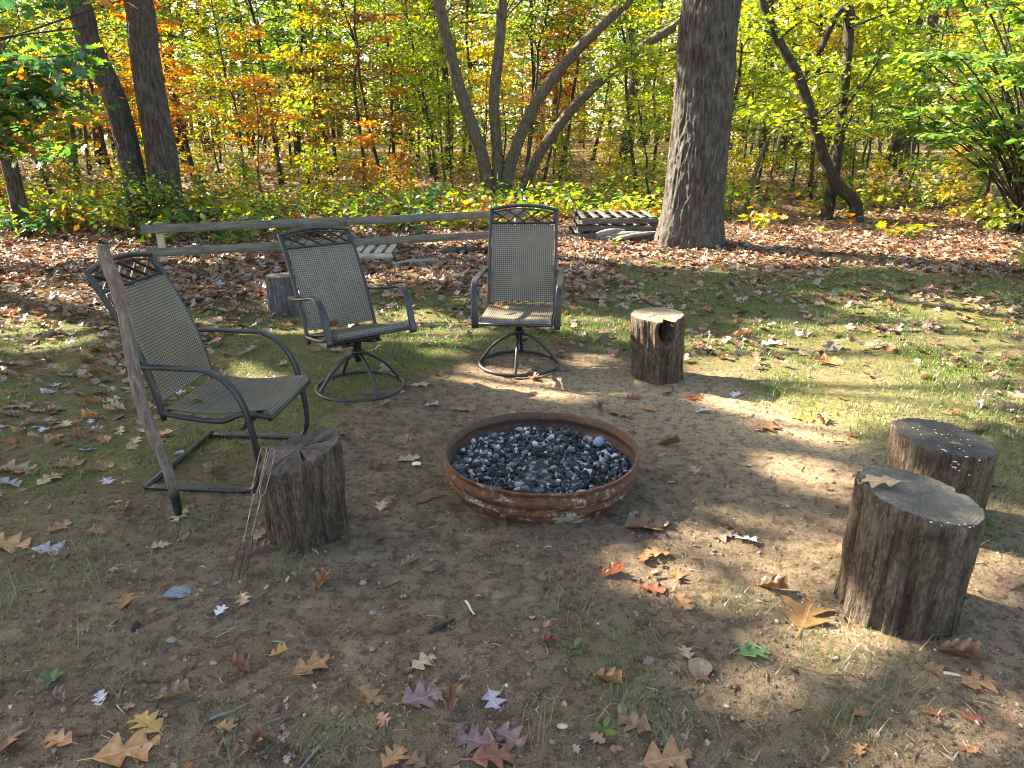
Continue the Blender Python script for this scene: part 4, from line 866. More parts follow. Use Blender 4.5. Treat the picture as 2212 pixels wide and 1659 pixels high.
# --- two wire roasting forks leaning on the stump
t = MT('bare_wire'); WIRE = t.pbr(t.ramp(t.noise(t.co(), 25, 3), [(.4, (.16, .13, .09)), (.7, (.36, .33, .27))]), .42, None, .8, .5)
t = MT('sooty_wire'); SOOT = t.pbr((.018, .017, .016), .6)
def fork(tip, topp, label, spread, phase):
    tip, topp = np.asarray(tip, float), np.asarray(topp, float); e = empty('roasting_fork', tip); d = topp-tip; L = np.linalg.norm(d); d /= L; s = np.cross(d, [0, 1, 0]); s /= np.linalg.norm(s); w = .0017
    q = lambda u, v: d*u+s*v
    loop = smooth_path([q(L-.19, .0), q(L-.17, .011), q(L-.06, .0125), q(L-.01, .010), q(L, 0), q(L-.01, -.010), q(L-.06, -.0125), q(L-.17, -.011), q(L-.19, 0)], 60)
    ob('handle_loop', tube(loop, w, 6), WIRE, e, True)
    tw_ = [q(.16+(L-.35)*u, .0011*math.sin(u*60+phase)) for u in np.linspace(0, 1, 90)]; ob('shaft', tube(tw_, w*1.25, 6), WIRE, e, True)
    for v in (-1, 1): ob('prong', tube(smooth_path([q(.175, 0), q(.14, v*spread*.7), q(.11, v*spread), q(0 if v > 0 else .02, v*spread*1.05)], 16), w*1.15, 6), SOOT, e, True)
    return tag(e, label, 'roasting fork', 'wire roasting forks on the stump')
fork(G(505, 1262), At(571, 966, 2.535), 'wire roasting fork leaning on the stump, the left one of the pair', .013, 0)
fork(G(522, 1245), At(589, 970, 2.56), 'wire roasting fork leaning on the stump, the right one of the pair', .013, 2)

# --- low two-rail fence
f0, f1 = np.array([-4.62, 8.97]), np.array([.2, 10.83]); fd = (f1-f0)/np.linalg.norm(f1-f0); fl = np.linalg.norm(f1-f0); fa = math.atan2(fd[1], fd[0])
fe = empty('rail_fence', (*f0, 0.), fa); tag(fe, 'low weathered two-rail board fence at the edge of the wood', 'fence')
for z, ds in ((.455, 0), (.165, .05)):
    xs = [0+ds, 2.52, fl-.02]
    for k in range(2):
        v, f = board(xs[k+1]-xs[k]-.006, .105, .03, 40+k+int(z*100), 12, .003); v = v[:, [0, 2, 1]]*np.array([1, 1, 1]); ob('rail', (v, f[:, ::-1]), FENCE_WOOD, fe, False, ((xs[k]+xs[k+1])/2, -.045, z-.008*k))
for k, x in enumerate((.20, 2.52, fl-.12)):
    v, f = board(.62, .088, .088, 60+k, 6, .003); v = v[:, [1, 2, 0]]; ob('post', (v, f), POST_WOOD if k == 0 else FENCE_WOOD, fe, False, (x, .018, .215))

# --- pallets
def pallet(par_loc, rz, Wd, D, H, nb, mat, label, seed, top_seed=0, tiltx=0., group=None):
    e = empty('wooden_pallet', par_loc, R(rz), tiltx); r = np.random.default_rng(seed); hs = H-.036
    for y in (-D/2+.02, 0, D/2-.02): v, f = board(Wd, hs, .038, int(r.integers(999)), 5, .003); ob('stringer', (v[:, [0, 2, 1]], f[:, ::-1]), mat, e, False, (0, y, H/2))
    for k in range(nb):
        x = -Wd/2+.05+(Wd-.1)*k/(nb-1)+r.normal(0, .006); v, f = board(D*r.uniform(.97, 1.01), .085*r.uniform(.85, 1.15), .017, int(r.integers(999)), 5, .003); v = v[:, [1, 0, 2]]
        o = ob('deck_board', (v, f[:, ::-1]), mat, e, False, (x, r.normal(0, .008), H-.009)); o.rotation_euler = (0, 0, r.normal(0, .02))
    for k in range(3): v, f = board(D, .09, .017, int(r.integers(999)), 5, .003); ob('base_board', (v[:, [1, 0, 2]], f[:, ::-1]), mat, e, False, (-Wd/2+.05+(Wd-.1)*k/2, 0, .009))
    return tag(e, label, 'pallet', group)
pg = 'stacked pallets beside the big oak'
pallet((1.58, 11.55, .01), 1, 1.24, 1.0, .115, 6, PALLET_WOOD, 'weathered grey pallet lying lowest in the stack beside the big oak', 1, group=pg)
pallet((1.62, 11.56, .127), -1, 1.20, 1.0, .115, 6, PALLET_WOOD, 'weathered grey pallet in the middle of the stack beside the big oak', 2, group=pg)
pallet((1.63, 11.52, .244), 2, 1.16, 1.0, .115, 7, PALLET_WOOD, 'weathered grey pallet on top of the stack beside the big oak', 3, group=pg)
pallet((-2.15, 9.78, .0), 3, 1.1, .9, .11, 8, PALLET_PALE, 'single pale pallet on the leaf litter behind the sideways swivel chair', 4)
r = np.random.default_rng(14)
def slab(name, a, b, w, label, cat, seed, mat=DRIFT, group=None):
    a, b = np.asarray(a, float), np.asarray(b, float); m = (a+b)/2; q = rel(smooth_path([a, m+np.array([0, 0, .015]), b], 5), a)
    return tag(ob(name, bark_trunk(q, [w*.75, w, w*.9, w*.5], 50, 26, w*.16, seed, fq=40), mat, None, True, a), label, cat, group)
slab('driftwood_log', (1.33, 10.86, .06), (1.95, 10.80, .14), .055, 'grey split log lying against the pallet stack, slanting up to the oak', 'log', 71)
slab('driftwood_log', (1.50, 10.75, .05), (2.12, 10.62, .19), .032, 'thin grey split branch leaning across the front of the pallet stack', 'log', 72)
slab('driftwood_log', (1.27, 10.82, .12), (1.70, 10.90, .17), .05, 'short grey slab of wood propped on the left of the pallet stack', 'log', 75)
slab('fallen_log', (-1.05, 9.75, .03), (-.25, 9.95, .04), .05, 'dark rotting log on the leaf litter left of the middle swivel chair', 'log', 73, BARK_DARK)
slab('fallen_log', (-1.5, 8.9, .02), (-1.0, 9.15, .03), .035, 'thin grey branch on the leaf litter beside the pale pallet', 'log', 74)

# ------------------------------------------------------------------ fallen leaves
def oak_leaf(seed, nt=17, nc=5, curl=.25, roll=.15, lobes=3.5, stem=True, broad=1.):
    """lobed leaf, unit length along x: (v, f, uv)"""
    r = np.random.default_rng(seed); tt = np.linspace(0, 1, nt); us = np.linspace(-1, 1, nc)
    env = (.42 if lobes else .34)*broad*np.sin(np.pi*np.clip(tt, 0, 1)**.85)**.55; env[-1] = .0; env[0] = .02
    ph = r.uniform(-.1, .1); c1, c2, c3 = r.normal(0, 1, 3); V, UV = [], []
    for t_, e in zip(tt, env):
        for u in us:
            saw = abs(((t_*lobes+ph+(.12 if u > 0 else 0)) % 1)-.5)*2; w = e*(.22+.78*(1-saw)**1.0)*(1.15 if t_ < .75 else 1.) if lobes else e
            x = t_+.40*u*u*w; y = u*w
            z = curl*(.95*min(abs(y), .22)**2*(1+.4*c1*(t_-.5))*4+.5*abs(c2)*(t_-.5)**2+.10*math.sin(t_*5+c3)*(.3+abs(u)))+roll*math.sin(u*1.8+c1)*w*.35+.02*math.sin(t_*17+u*3+c3)*abs(u)+r.normal(0, .008)*abs(u)
            V.append((x-.5, y, z)); UV.append((t_, u))
    q = [(i*nc+j, i*nc+j+1, (i+1)*nc+j+1, (i+1)*nc+j) for i in range(nt-1) for j in range(nc-1)]
    if stem:
        m = nc//2; z0 = V[m][2]; o = len(V)
        for k, (x, y) in enumerate(((0, 0), (-.10, .012), (-.22, .03))):
            for s in (-1, 1): V.append((x-.5, y+s*.011, z0+.012+.03*k*curl)); UV.append((0, 0))
        q += [(o, o+1, o+3, o+2), (o+2, o+3, o+5, o+4)]
    V = np.array(V); V[:, 2] -= np.percentile(V[:, 2], 12); return V, q, np.array(UV)
def m_dead(name, c0, c1, c2, trans=.2):
    t = MT(name); uv = t.n('ShaderNodeTexCoord').outputs['UV']; s = t.n('ShaderNodeSeparateXYZ'); t.set(s.inputs[0], uv)
    n = t.noise(t.co(), 5, 5, .65); c = t.ramp(n, [(.32, c0), (.5, c1), (.68, c2)]); au = t.math('ABSOLUTE', s.outputs[1])
    side = t.math('LESS_THAN', t.math('FRACT', t.math('ADD', t.math('MULTIPLY', s.outputs[0], 7.), t.math('MULTIPLY', au, -1.6))), .10); vein = t.math('MAXIMUM', t.math('LESS_THAN', au, .06), t.math('MULTIPLY', side, .55))
    c = t.mix(t.math('MULTIPLY', vein, .45), c, tuple(min(1, q*1.5) for q in c2)); hs = t.n('ShaderNodeHueSaturation'); t.set(hs.inputs['Color'], c); hs.inputs['Hue'].default_value = .5
    t.set(hs.inputs['Value'], t.math('ADD', .72, t.math('MULTIPLY', t.orand(), .55)))
    return t.leaf(hs.outputs[0], trans, None, .05, .42, t.bump(vein, .3, .004))
D = {'orange': m_dead('dead_orange', (.20, .095, .035), (.34, .17, .06), (.44, .25, .105), .3), 'tan': m_dead('dead_tan', (.22, .14, .075), (.34, .23, .13), (.44, .32, .19)),
     'brown': m_dead('dead_brown', (.09, .045, .022), (.19, .095, .045), (.27, .15, .075)), 'lavender': m_dead('dead_lavender', (.30, .26, .28), (.42, .38, .41), (.52, .48, .50)),
     'purple': m_dead('dead_purple', (.10, .055, .05), (.17, .095, .085), (.26, .16, .13)), 'red': m_dead('dead_red', (.17, .055, .028), (.27, .09, .042), (.33, .14, .07), .3),
     'green': m_dead('dead_green', (.16, .10, .04), (.12, .24, .07), (.18, .34, .10), .3), 'grey': m_dead('dead_grey', (.13, .15, .15), (.20, .23, .23), (.28, .31, .31)), 'yellow': m_dead('dead_yellow', (.32, .18, .045), (.44, .27, .065), (.48, .33, .10), .3)}
LM = [mesh('oak_leaf', *(lambda q: (q[0], q[1]))(oak_leaf(900+k, 21, 7, [.12, .25, .4, .2, .55, .3][k % 6], [.1, .2, .3][k % 3], [2.5, 2.9, 3.1][k % 3])), smooth=True, uv=oak_leaf(900+k, 21, 7, [.12, .25, .4, .2, .55, .3][k % 6], [.1, .2, .3][k % 3], [2.5, 2.9, 3.1][k % 3])[2]) for k in range(9)]
_q = oak_leaf(950, 15, 7, 1.1, .5, 3.2); ROLL = mesh('rolled_leaf', _q[0]*np.array([1, .72, 1.2]), _q[1], True, _q[2])
_q = oak_leaf(951, 13, 5, .3, .2, 0, True, 1.1); OVAL = mesh('oval_leaf', _q[0], _q[1], True, _q[2])
for me in LM+[ROLL, OVAL]: me.materials.append(D['brown'])
def put_leaf(me, col, loc, size, rz, tx, ty, label, group=None):
    o = link('fallen_leaf', me, None, None, loc); o.material_slots[0].link = 'OBJECT'; o.material_slots[0].material = D[col]
    o.scale = (size,)*3; o.rotation_euler = (tx, ty, rz); return tag(o, label, 'leaf', group)
HL = [  # photo x, y, width there, kind, colour, heading, label
 (672, 1443, 88, 0, 'orange', 35, 'bright orange pointed oak leaf on bare soil, below the forks stump'), (603, 1412, 42, 'r', 'yellow', 20, 'small golden leaf sliver beside the bright orange leaf below the stump'),
 (270, 1303, 56, 1, 'orange', 100, 'rumpled orange oak leaf on bare soil left of the fork tips'), (383, 1287, 56, 'o', 'grey', 30, 'blue-grey leaf lying in thin grass left of the fork tips'),
 (477, 1322, 34, 3, 'lavender', 80, 'tiny pale lavender leaf below the fork tips'), (525, 1300, 44, 2, 'tan', -60, 'small curled tan leaf below the fork tips'),
 (697, 1262, 62, 'r', 'orange', 70, 'rolled orange-brown leaf right below the forks stump'), (108, 1187, 74, 0, 'lavender', 10, 'flat pale lavender oak leaf on the soil at the left'),
 (20, 1182, 84, 4, 'orange', 15, 'large orange oak leaf cut by the left edge of the picture'), (127, 1143, 52, 1, 'brown', 60, 'brown oak leaf above the pale lavender leaf at the left'), (210, 1152, 44, 2, 'brown', 5, 'folded brown leaf right of the pale lavender leaf'),
 (375, 1507, 76, 'r', 'tan', 15, 'curled tan-brown leaf alone on bare soil in the lower left'), (318, 1567, 84, 5, 'yellow', 150, 'golden pointed oak leaf in the lower left corner group'), (275, 1625, 132, 0, 'orange', 25, 'largest orange-tan oak leaf in the lower left corner group'),
 (128, 1603, 66, 7, 'orange', 170, 'arched orange leaf near the lower left corner'), (14, 1600, 90, 4, 'brown', 100, 'big brown leaf cut by the left edge near the bottom'), (540, 1622, 90, 'r', 'brown', 50, 'rolled brown leaf at the bottom edge, left of centre'),
 (490, 1573, 46, 3, 'orange', 0, 'small orange leaf scrap left of the bottom centre'), (915, 1437, 60, 6, 'tan', 40, 'ragged tan leaf alone below the fire ring'), (912, 1515, 96, 8, 'purple', 30, 'purple-brown curled leaf in the bottom middle pile'),
 (977, 1518, 76, 'r', 'brown', 85, 'upright rolled brown leaf in the bottom middle pile'), (1065, 1513, 62, 0, 'lavender', -70, 'pale lavender nibbled leaf right of the bottom middle pile'), (1028, 1605, 92, 1, 'purple', 170, 'red-brown oak leaf at the bottom, beside the dark purple one'),
 (1103, 1598, 78, 4, 'purple', -30, 'dark purple-brown leaf at the bottom, right of the red-brown one'), (1068, 1640, 100, 5, 'red', 10, 'brick-red leaf on the bottom edge in the middle'), (850, 1640, 70, 2, 'orange', 60, 'orange leaf on the bottom edge left of the brick-red leaf'),
 (900, 1648, 56, 3, 'brown', 150, 'brown leaf on the bottom edge beside the brick-red leaf'), (1440, 1640, 116, 0, 'orange', 10, 'large orange-brown oak leaf on the bottom edge right of centre'), (1313, 1470, 74, 'r', 'orange', -35, 'curled orange-brown leaf in thin grass at the lower right of centre'),
 (1511, 1447, 70, 'o', 'tan', 65, 'broad plain tan leaf beside the green leaf'), (1627, 1410, 74, 7, 'green', 20, 'green oak leaf with brown blotches, the only green one'), (1740, 1325, 132, 0, 'orange', 60, 'big sunlit orange oak leaf in front of the largest stump'),
 (1670, 1272, 72, 'r', 'brown', -30, 'curled sunlit brown leaf left of the largest stump'), (1395, 1140, 100, 4, 'brown', 15, 'big curled brown leaf right below the fire ring'), (1418, 1200, 62, 5, 'orange', 175, 'bright orange leaf in sun below the fire ring'),
 (1410, 1272, 58, 1, 'red', -20, 'red-orange leaf on the sunlit patch below the fire ring'), (1462, 1250, 40, 2, 'orange', 70, 'small orange leaf on the sunlit patch beside the red-orange leaf'), (1475, 1305, 56, 8, 'orange', -60, 'orange-brown leaf at the lower end of the sunlit patch'),
 (1180, 1390, 46, 'r', 'red', 5, 'thin rust-coloured rolled leaf across a twig'), (882, 1220, 40, 'r', 'tan', 35, 'small tan leaf between the fire ring and the stump'), (925, 1235, 34, 3, 'brown', 0, 'tiny brown leaf between the fire ring and the stump'),
 (2068, 1420, 86, 'r', 'brown', -30, 'dark brown curled leaf in the shadow of the largest stump'), (2025, 1457, 60, 2, 'orange', -30, 'orange leaf below the shadow of the largest stump'), (2112, 1478, 84, 6, 'orange', 10, 'ragged orange leaf near the lower right edge'),
 (883, 995, 50, 1, 'tan', 20, 'tan oak leaf beside the white paper scrap'), (825, 1095, 40, 0, 'tan', 90, 'star-shaped tan leaf right of the forks stump'), (1092, 1128, 46, 4, 'tan', 80, 'tan leaf leaning on the front of the fire ring'),
 (1655, 925, 68, 5, 'brown', 0, 'broad brown leaf on the sunlit sand right of the fire ring'), (1590, 852, 34, 0, 'lavender', 50, 'pale lavender star-shaped leaf in the shadow of the knot-hole stump'), (1500, 862, 44, 2, 'red', 20, 'reddish curled leaf below the knot-hole stump'),
 (1405, 886, 40, 3, 'orange', -20, 'orange leaf behind the right rim of the fire ring'), (1368, 862, 34, 1, 'red', 10, 'pinkish leaf on sand between the ring and the knot-hole stump'), (1340, 898, 58, 7, 'brown', -30, 'brown leaf pair touching the back rim of the fire ring'), (1430, 905, 40, 0, 'tan', 80, 'tan star-shaped leaf right of the fire ring rim'),
 (1445, 962, 52, 'r', 'brown', -10, 'dark brown leaf right of the fire ring'), (910, 832, 46, 6, 'tan', 10, 'tan leaf on soil between the two swivel chairs'), (985, 886, 30, 3, 'brown', 0, 'small brown leaf behind the left rim of the fire ring'),
 (40, 1017, 72, 4, 'tan', 10, 'tan oak leaf near the left edge beside the stick'), (150, 1003, 60, 1, 'brown', 20, 'brown oak leaf left of the foot of the stick'), (215, 1012, 62, 8, 'brown', 40, 'brown overlapping leaf close to the foot of the stick'), (232, 1042, 40, 0, 'lavender', -40, 'pale lavender leaf close to the foot of the stick'),
 (110, 1036, 62, 5, 'tan', 70, 'pointed tan leaf low on the left'), (170, 1085, 42, 2, 'brown', 10, 'small brown leaf below the foot of the stick'), (345, 1180, 36, 7, 'tan', 30, 'tan leaf lying behind the roasting forks'), (565, 1155, 50, 5, 'tan', 60, 'brown-edged tan leaf against the left foot of the forks stump'),
 (565, 1195, 50, 'r', 'purple', 10, 'purple-brown curled leaf below the foot of the forks stump'), (1600, 727, 46, 'r', 'orange', 0, 'curled orange leaf behind the knot-hole stump'), (1665, 743, 50, 3, 'lavender', 20, 'pale crumpled leaf right of the knot-hole stump'), (1785, 785, 70, 4, 'orange', 10, 'big orange leaf on the lawn edge right of the knot-hole stump'),
 (1735, 906, 44, 2, 'yellow', -30, 'golden leaf on the sunlit sand'), (800, 880, 0, 0, 'tan', 0, ''), (1860, 1540, 40, 3, 'red', 20, 'small red-brown leaf near the bottom right'), (2095, 1555, 46, 1, 'red', -10, 'rust leaf near the bottom right corner'), (1855, 1625, 34, 0, 'orange', 70, 'small orange leaf near the bottom edge on the right'), (2098, 1625, 34, 7, 'orange', 30, 'small orange leaf in the bottom right corner')]
random.seed(4)
for (sx, sy, w, kd, col, hd_, lb) in HL:
    if not w: continue
    p = G(sx, sy); z = gz(p[0], p[1]); Zd = p[1]*math.cos(PITCH)+CAM_H*math.sin(PITCH); me = ROLL if kd == 'r' else OVAL if kd == 'o' else LM[kd]
    put_leaf(me, col, (p[0], p[1], z+.006), max(.045, w*Zd/F_*.98), R(hd_), random.uniform(-.1, .1)+(1.0 if 'leaning on the front' in lb else 0), random.uniform(-.12, .12), lb)
put_leaf(LM[4], 'orange', (-.08, 5.02, .435), .115, R(20), .1, .15, 'orange-brown leaf lying on the seat of the middle swivel chair')
put_leaf(ROLL, 'brown', (-1.22, 4.60, .405), .13, R(25), .1, 0, 'dark curled leaf lying on the seat of the sideways swivel chair')
put_leaf(LM[2], 'brown', (-1.555, 3.27, .40), .075, R(60), 0, .1, 'small red-brown leaf lying on the seat of the cantilever chair')
put_leaf(LM[6], 'tan', (1.275, 2.205, .508), .135, R(160), 0, .15, 'curled tan leaf lying on top of the largest stump')
put_leaf(LM[3], 'orange', (1.865, 2.72, .415), .05, R(140), 0, 0, 'tiny orange leaf lying on the dark-topped stump')

def zone(x, y):
    if y > 5.6 and x > -1.5: return 'on the lawn behind the chairs' if x < .9 else 'on the lawn right of the middle chair'
    if x < -1.5: return 'on the mossy ground left of the chairs' if y > 4.2 else 'on the soil beside the cantilever chair'
    if x > 1.9: return 'on the grass right of the stumps'
    return 'on the bare soil round the fire ring'
WD = {'tan': 'dry tan', 'brown': 'dry brown', 'orange': 'dry orange', 'lavender': 'pale greyish', 'purple': 'purple-brown', 'red': 'reddish'}
cand = []; r = np.random.default_rng(19)
while len(cand) < 3800:
    x, y = r.uniform(-6, 7.5), r.uniform(1.6, 9.3); d_ = 1.
    if np.hypot(*(np.array([x, y])-PIT)) < .55: continue
    if abs(x) > .74*y*.96+.55: continue
    lawn = sstep(4.9, 6.2, y+.25*abs(x)); left = sstep(1.5, 2.4, -x)*sstep(2.6, 4.2, y); right = sstep(2.2, 3.2, x)*sstep(3.2, 4.2, y)*.6
    d_ = max(.028, .5*lawn, .75*left, .35*right)*(.35+1.1*max(0, .5+fbm(np.array([[x*1.1, y*1.1, 0]]), 44, 3)[0]*1.3))
    if r.random() < d_: cand.append((x, y))
cand.sort(key=lambda p: p[1]); cols = ['tan', 'brown', 'brown', 'tan', 'orange', 'lavender', 'purple', 'red']
for x, y in cand[:215]:
    col = cols[r.integers(8)]; put_leaf(LM[r.integers(9)] if r.random() < .75 else ROLL, col, (x, y, gz(x, y)+.006), r.uniform(.055, .125), r.uniform(0, 6.28), r.normal(0, .2), r.normal(0, .2), '%s oak leaf among many %s' % (WD[col], zone(x, y)), 'oak leaves scattered over the clearing')
t = MT('litter_leaves'); ra = t.isl(); n_ = t.noise(t.co(), 30, 3)
LIT_M = t.leaf(t.mix(t.math('MULTIPLY', n_, .5), t.ramp(ra, [(0., (.08, .042, .024)), (.18, (.16, .085, .045)), (.36, (.28, .18, .115)), (.52, (.37, .265, .185)), (.66, (.22, .12, .07)), (.78, (.36, .31, .28)), (.88, (.36, .15, .05)), (1., (.30, .09, .04))]), (.10, .06, .035)), .2, None, .06, .4)
def litter_mesh(xy, smin, smax, r, fine=True):
    tp = [oak_leaf(960+k, 9, 3, [.3, .6, .9][k % 3], .35, 2.5, False) for k in range(5)]; VV, FF, n0 = [], [], 0; z = ground_z(xy[:, 0], xy[:, 1]); w = r.integers(0, 5, len(xy))
    for k in range(5):
        I = np.where(w == k)[0]; T = tp[k][0]; Fq = np.array(tp[k][1]); m = len(I); a = r.uniform(0, 6.28, m); tx, ty = r.normal(0, .32, m), r.normal(0, .32, m); s = r.uniform(smin, smax, m)[:, None, None]
        A = np.stack([np.cos(a), np.sin(a), tx], 1); A = unit(A); B = np.stack([-np.sin(a), np.cos(a), ty], 1); B = unit(B-A*(A*B).sum(1)[:, None]); N = np.cross(A, B)
        V = np.stack([xy[I, 0], xy[I, 1], z[I]+r.uniform(.004, .035, m)], 1)[:, None]+s*(T[None, :, :1]*A[:, None]+T[None, :, 1:2]*B[:, None]+T[None, :, 2:]*N[:, None])
        VV.append(V.reshape(-1, 3)); FF.append((np.arange(m)[:, None, None]*len(T)+Fq[None]).reshape(-1, 4)+n0); n0 += m*len(T)
    return np.vstack(VV), np.vstack(FF)
xy = np.array(cand[215:]); tag(ob('leaf_litter', litter_mesh(xy, .05, .12, r), LIT_M, None, True), 'brown fallen leaves strewn over the lawn and moss', 'leaf litter', kind='stuff')
n = 60000; x, y = r.uniform(-12.5, 12.5, n), r.uniform(6.3, 16.5, n); k_ = (r.random(n) < litter(x, y)*.95*np.where(y > 12, .55, 1.)) & (np.abs(x) < .74*y+1.); xy = np.stack([x, y], 1)[k_][:21000]
tag(ob('leaf_litter', litter_mesh(xy, .06, .13, r), LIT_M, None, True), 'thick brown leaf litter along the edge of the wood', 'leaf litter', kind='stuff')
n = 14000; y = r.uniform(16, 44, n)**1.; x = r.uniform(-1, 1, n)*(.76*y+1); C = np.stack([x, y, ground_z(x, y)+.03], 1); A = np.stack([r.normal(size=n), r.normal(size=n), r.normal(0, .3, n)], 1); N = np.array([0, 0, 1.])+r.normal(0, .45, (n, 3))
tag(ob('forest_floor_litter', leaves(C, A, N, r.uniform(.14, .26, n), T_RHOMB), LIT_M), 'orange and brown leaf litter covering the forest floor', 'leaf litter', kind='stuff')

# ------------------------------------------------------------------ grass, moss, crumbs, twigs
def blades(B, H, az, bend, w):
    d = np.stack([np.cos(az), np.sin(az), az*0], 1); s = np.stack([-np.sin(az), np.cos(az), az*0], 1); up = np.array([0, 0, 1.]); H = H[:, None]; bend = bend[:, None]; w = w[:, None]
    m = B+up*H*.6+d*H*bend*.35; t_ = B+up*H*np.clip(1-.45*bend, .15, 1)+d*H*bend
    V = np.stack([B-s*w, B+s*w, m-s*w*.75, m+s*w*.75, t_], 1).reshape(-1, 3); f = np.array([[0, 1, 3], [0, 3, 2], [2, 3, 4]])
    return V, (np.arange(len(B))[:, None, None]*5+f[None]).reshape(-1, 3)
GRASS = m_foliage('grass_blades', [(.04, .085, .016), (.07, .135, .022), (.11, .18, .03), (.08, .14, .025), (.20, .20, .07)], .4, 1.25, 1.4)
STRAW = m_foliage('grass_straw', [(.08, .12, .03), (.13, .16, .05), (.24, .21, .11), (.07, .12, .03), (.11, .15, .04)], .3, 1., 1.2)
r = np.random.default_rng(29); n = 560000; x, y = r.uniform(-7, 8, n), r.uniform(1.3, 9.6, n)
g_ = grassy(x, y)*(1-.85*litter(x, y))*(np.clip(.42+fbm(np.stack([x*2.2, y*2.2, x*0], 1), 63, 4)*1.6, 0, 1)); g_ *= np.where((x < -1.2), .45, 1.)
k_ = (r.random(n) < g_*.95) & (np.abs(x) < .74*y+.6) & (np.hypot(x-PIT[0], y-PIT[1]) > .52); x, y = x[k_], y[k_]; n = len(x); print('blades', n)
B = np.stack([x, y, ground_z(x, y)-.003], 1); tag(ob('grass', blades(B, r.gamma(4, .0075, n)+.008, r.uniform(0, 6.28, n), r.uniform(.2, 1.1, n), r.uniform(.0012, .0026, n)), GRASS), 'short patchy green grass of the lawn', 'grass', kind='stuff')
TU = [(1310, 1340, .20, 70), (1590, 1300, .10, 130), (1340, 1510, .16, 150), (1860, 1430, .20, 170), (715, 1590, .10, 110), (1440, 1545, .14, 60), (620, 1215, .14, 90), (330, 1150, .22, 120), (100, 1225, .25, 110), (240, 1350, .18, 60), (1800, 1240, .08, 60), (1640, 872, .12, 80), (1965, 885, .22, 200), (2150, 1060, .14, 140), (2020, 880, .2, 140), (1220, 1330, .2, 60),
      (420, 1130, .18, 110), (60, 1420, .14, 60), (560, 1330, .08, 30), (2130, 1100, .1, 90), (1990, 1350, .06, 40), (1850, 1560, .1, 70), (1700, 1620, .2, 80), (1500, 1600, .15, 40), (830, 770, .15, 180), (880, 760, .12, 100), (970, 775, .12, 90), (1050, 760, .1, 60), (1390, 1400, .15, 60), (1180, 1560, .12, 50), (480, 1600, .15, 70), (300, 1480, .12, 40), (650, 1090, .1, 30), (2190, 1190, .12, 80), (1720, 1420, .12, 60), (1930, 1500, .2, 90), (1250, 740, .2, 90), (1330, 720, .2, 120), (200, 1240, .14, 90), (10, 1310, .12, 60)]
PB = []
for sx, sy, rad, nb in TU:
    c = G(sx, sy); k2 = int(nb*1.0); q = r.normal(0, rad*.5, (k2, 2)); PB.append(np.stack([c[0]+q[:, 0], c[1]+q[:, 1]], 1))
PB = np.vstack(PB); n = len(PB); B = np.stack([PB[:, 0], PB[:, 1], ground_z(PB[:, 0], PB[:, 1])-.003], 1)
tag(ob('grass_tufts', blades(B, r.gamma(5, .0095, n)+.010, r.uniform(0, 6.28, n), r.uniform(.7, 2.1, n), r.uniform(.0007, .0015, n)), STRAW), 'wispy dry grass tufts on the bare soil', 'grass', kind='stuff')
# crumbs of soil, bits of straw and bark
n = 15000; y = 1.35+r.random(n)**1.6*4.6; x = r.uniform(-1, 1, n)*(.72*y+.5); v0, f0 = ico(1, 0, .25); sc = (r.gamma(2.2, .0011, n)+.0009)[:, None, None]; B = np.stack([x, y, ground_z(x, y)+sc[:, 0, 0]*.3], 1)
k_ = np.hypot(x-PIT[0], y-PIT[1]) > .5; V = (B[k_][:, None]+v0[None]*sc[k_]*r.uniform(.6, 1.3, (k_.sum(), 1, 3))); 
t = MT('soil_crumbs'); CR = t.pbr(t.ramp(t.isl(), [(0., (.05, .035, .025)), (.55, (.15, .105, .07)), (.92, (.22, .165, .115)), (.985, (.30, .26, .21)), (1., (.48, .45, .41))]), .95)
tag(ob('soil_crumbs', (V.reshape(-1, 3), (np.arange(k_.sum())[:, None, None]*12+f0[None]).reshape(-1, 3)), CR), 'crumbs of soil and grit over the bare ground', 'grit', kind='stuff')
n = 3600; y = 1.35+r.random(n)**1.4*5; x = r.uniform(-1, 1, n)*(.72*y+.5); k_ = np.hypot(x-PIT[0], y-PIT[1]) > .52; x, y = x[k_], y[k_]; n = len(x); az = r.uniform(0, 6.28, n); L = r.gamma(2.5, .011, n)+.008; w = r.uniform(.0006, .0018, n)*(1+(r.random(n) < .12)*1.6)
d = np.stack([np.cos(az), np.sin(az), r.normal(0, .06, n)], 1)*L[:, None]; s = np.stack([-np.sin(az), np.cos(az), az*0], 1)*w[:, None]; up = np.array([0, 0, 1.])*w[:, None]*1.6; c = np.stack([x, y, ground_z(x, y)+.0015], 1); cv = c+s*r.normal(0, 8, n)[:, None]+up
V = np.stack([c-d/2-s, c-d/2+s, c-d/2+up, cv-s, cv+s, cv+up, c+d/2], 1).reshape(-1, 3); f = np.array([[0, 3, 5], [0, 5, 2], [1, 2, 5], [1, 5, 4], [3, 6, 5], [4, 5, 6]])
t = MT('straw_bits'); SB = t.pbr(t.ramp(t.isl(), [(0., (.04, .03, .022)), (.4, (.11, .08, .055)), (.7, (.20, .16, .11)), (1., (.38, .32, .24))]), .9)
tag(ob('straw_and_twig_bits', (V, (np.arange(n)[:, None, None]*7+f[None]).reshape(-1, 3)), SB), 'bits of straw, bark and twig over the bare ground', 'debris', kind='stuff')
n = 1500; y = 1.35+r.random(n)**1.3*5.5; x = r.uniform(-1, 1, n)*(.72*y+.5); k_ = np.hypot(x-PIT[0], y-PIT[1]) > .52; x, y = x[k_], y[k_]; n = len(x)
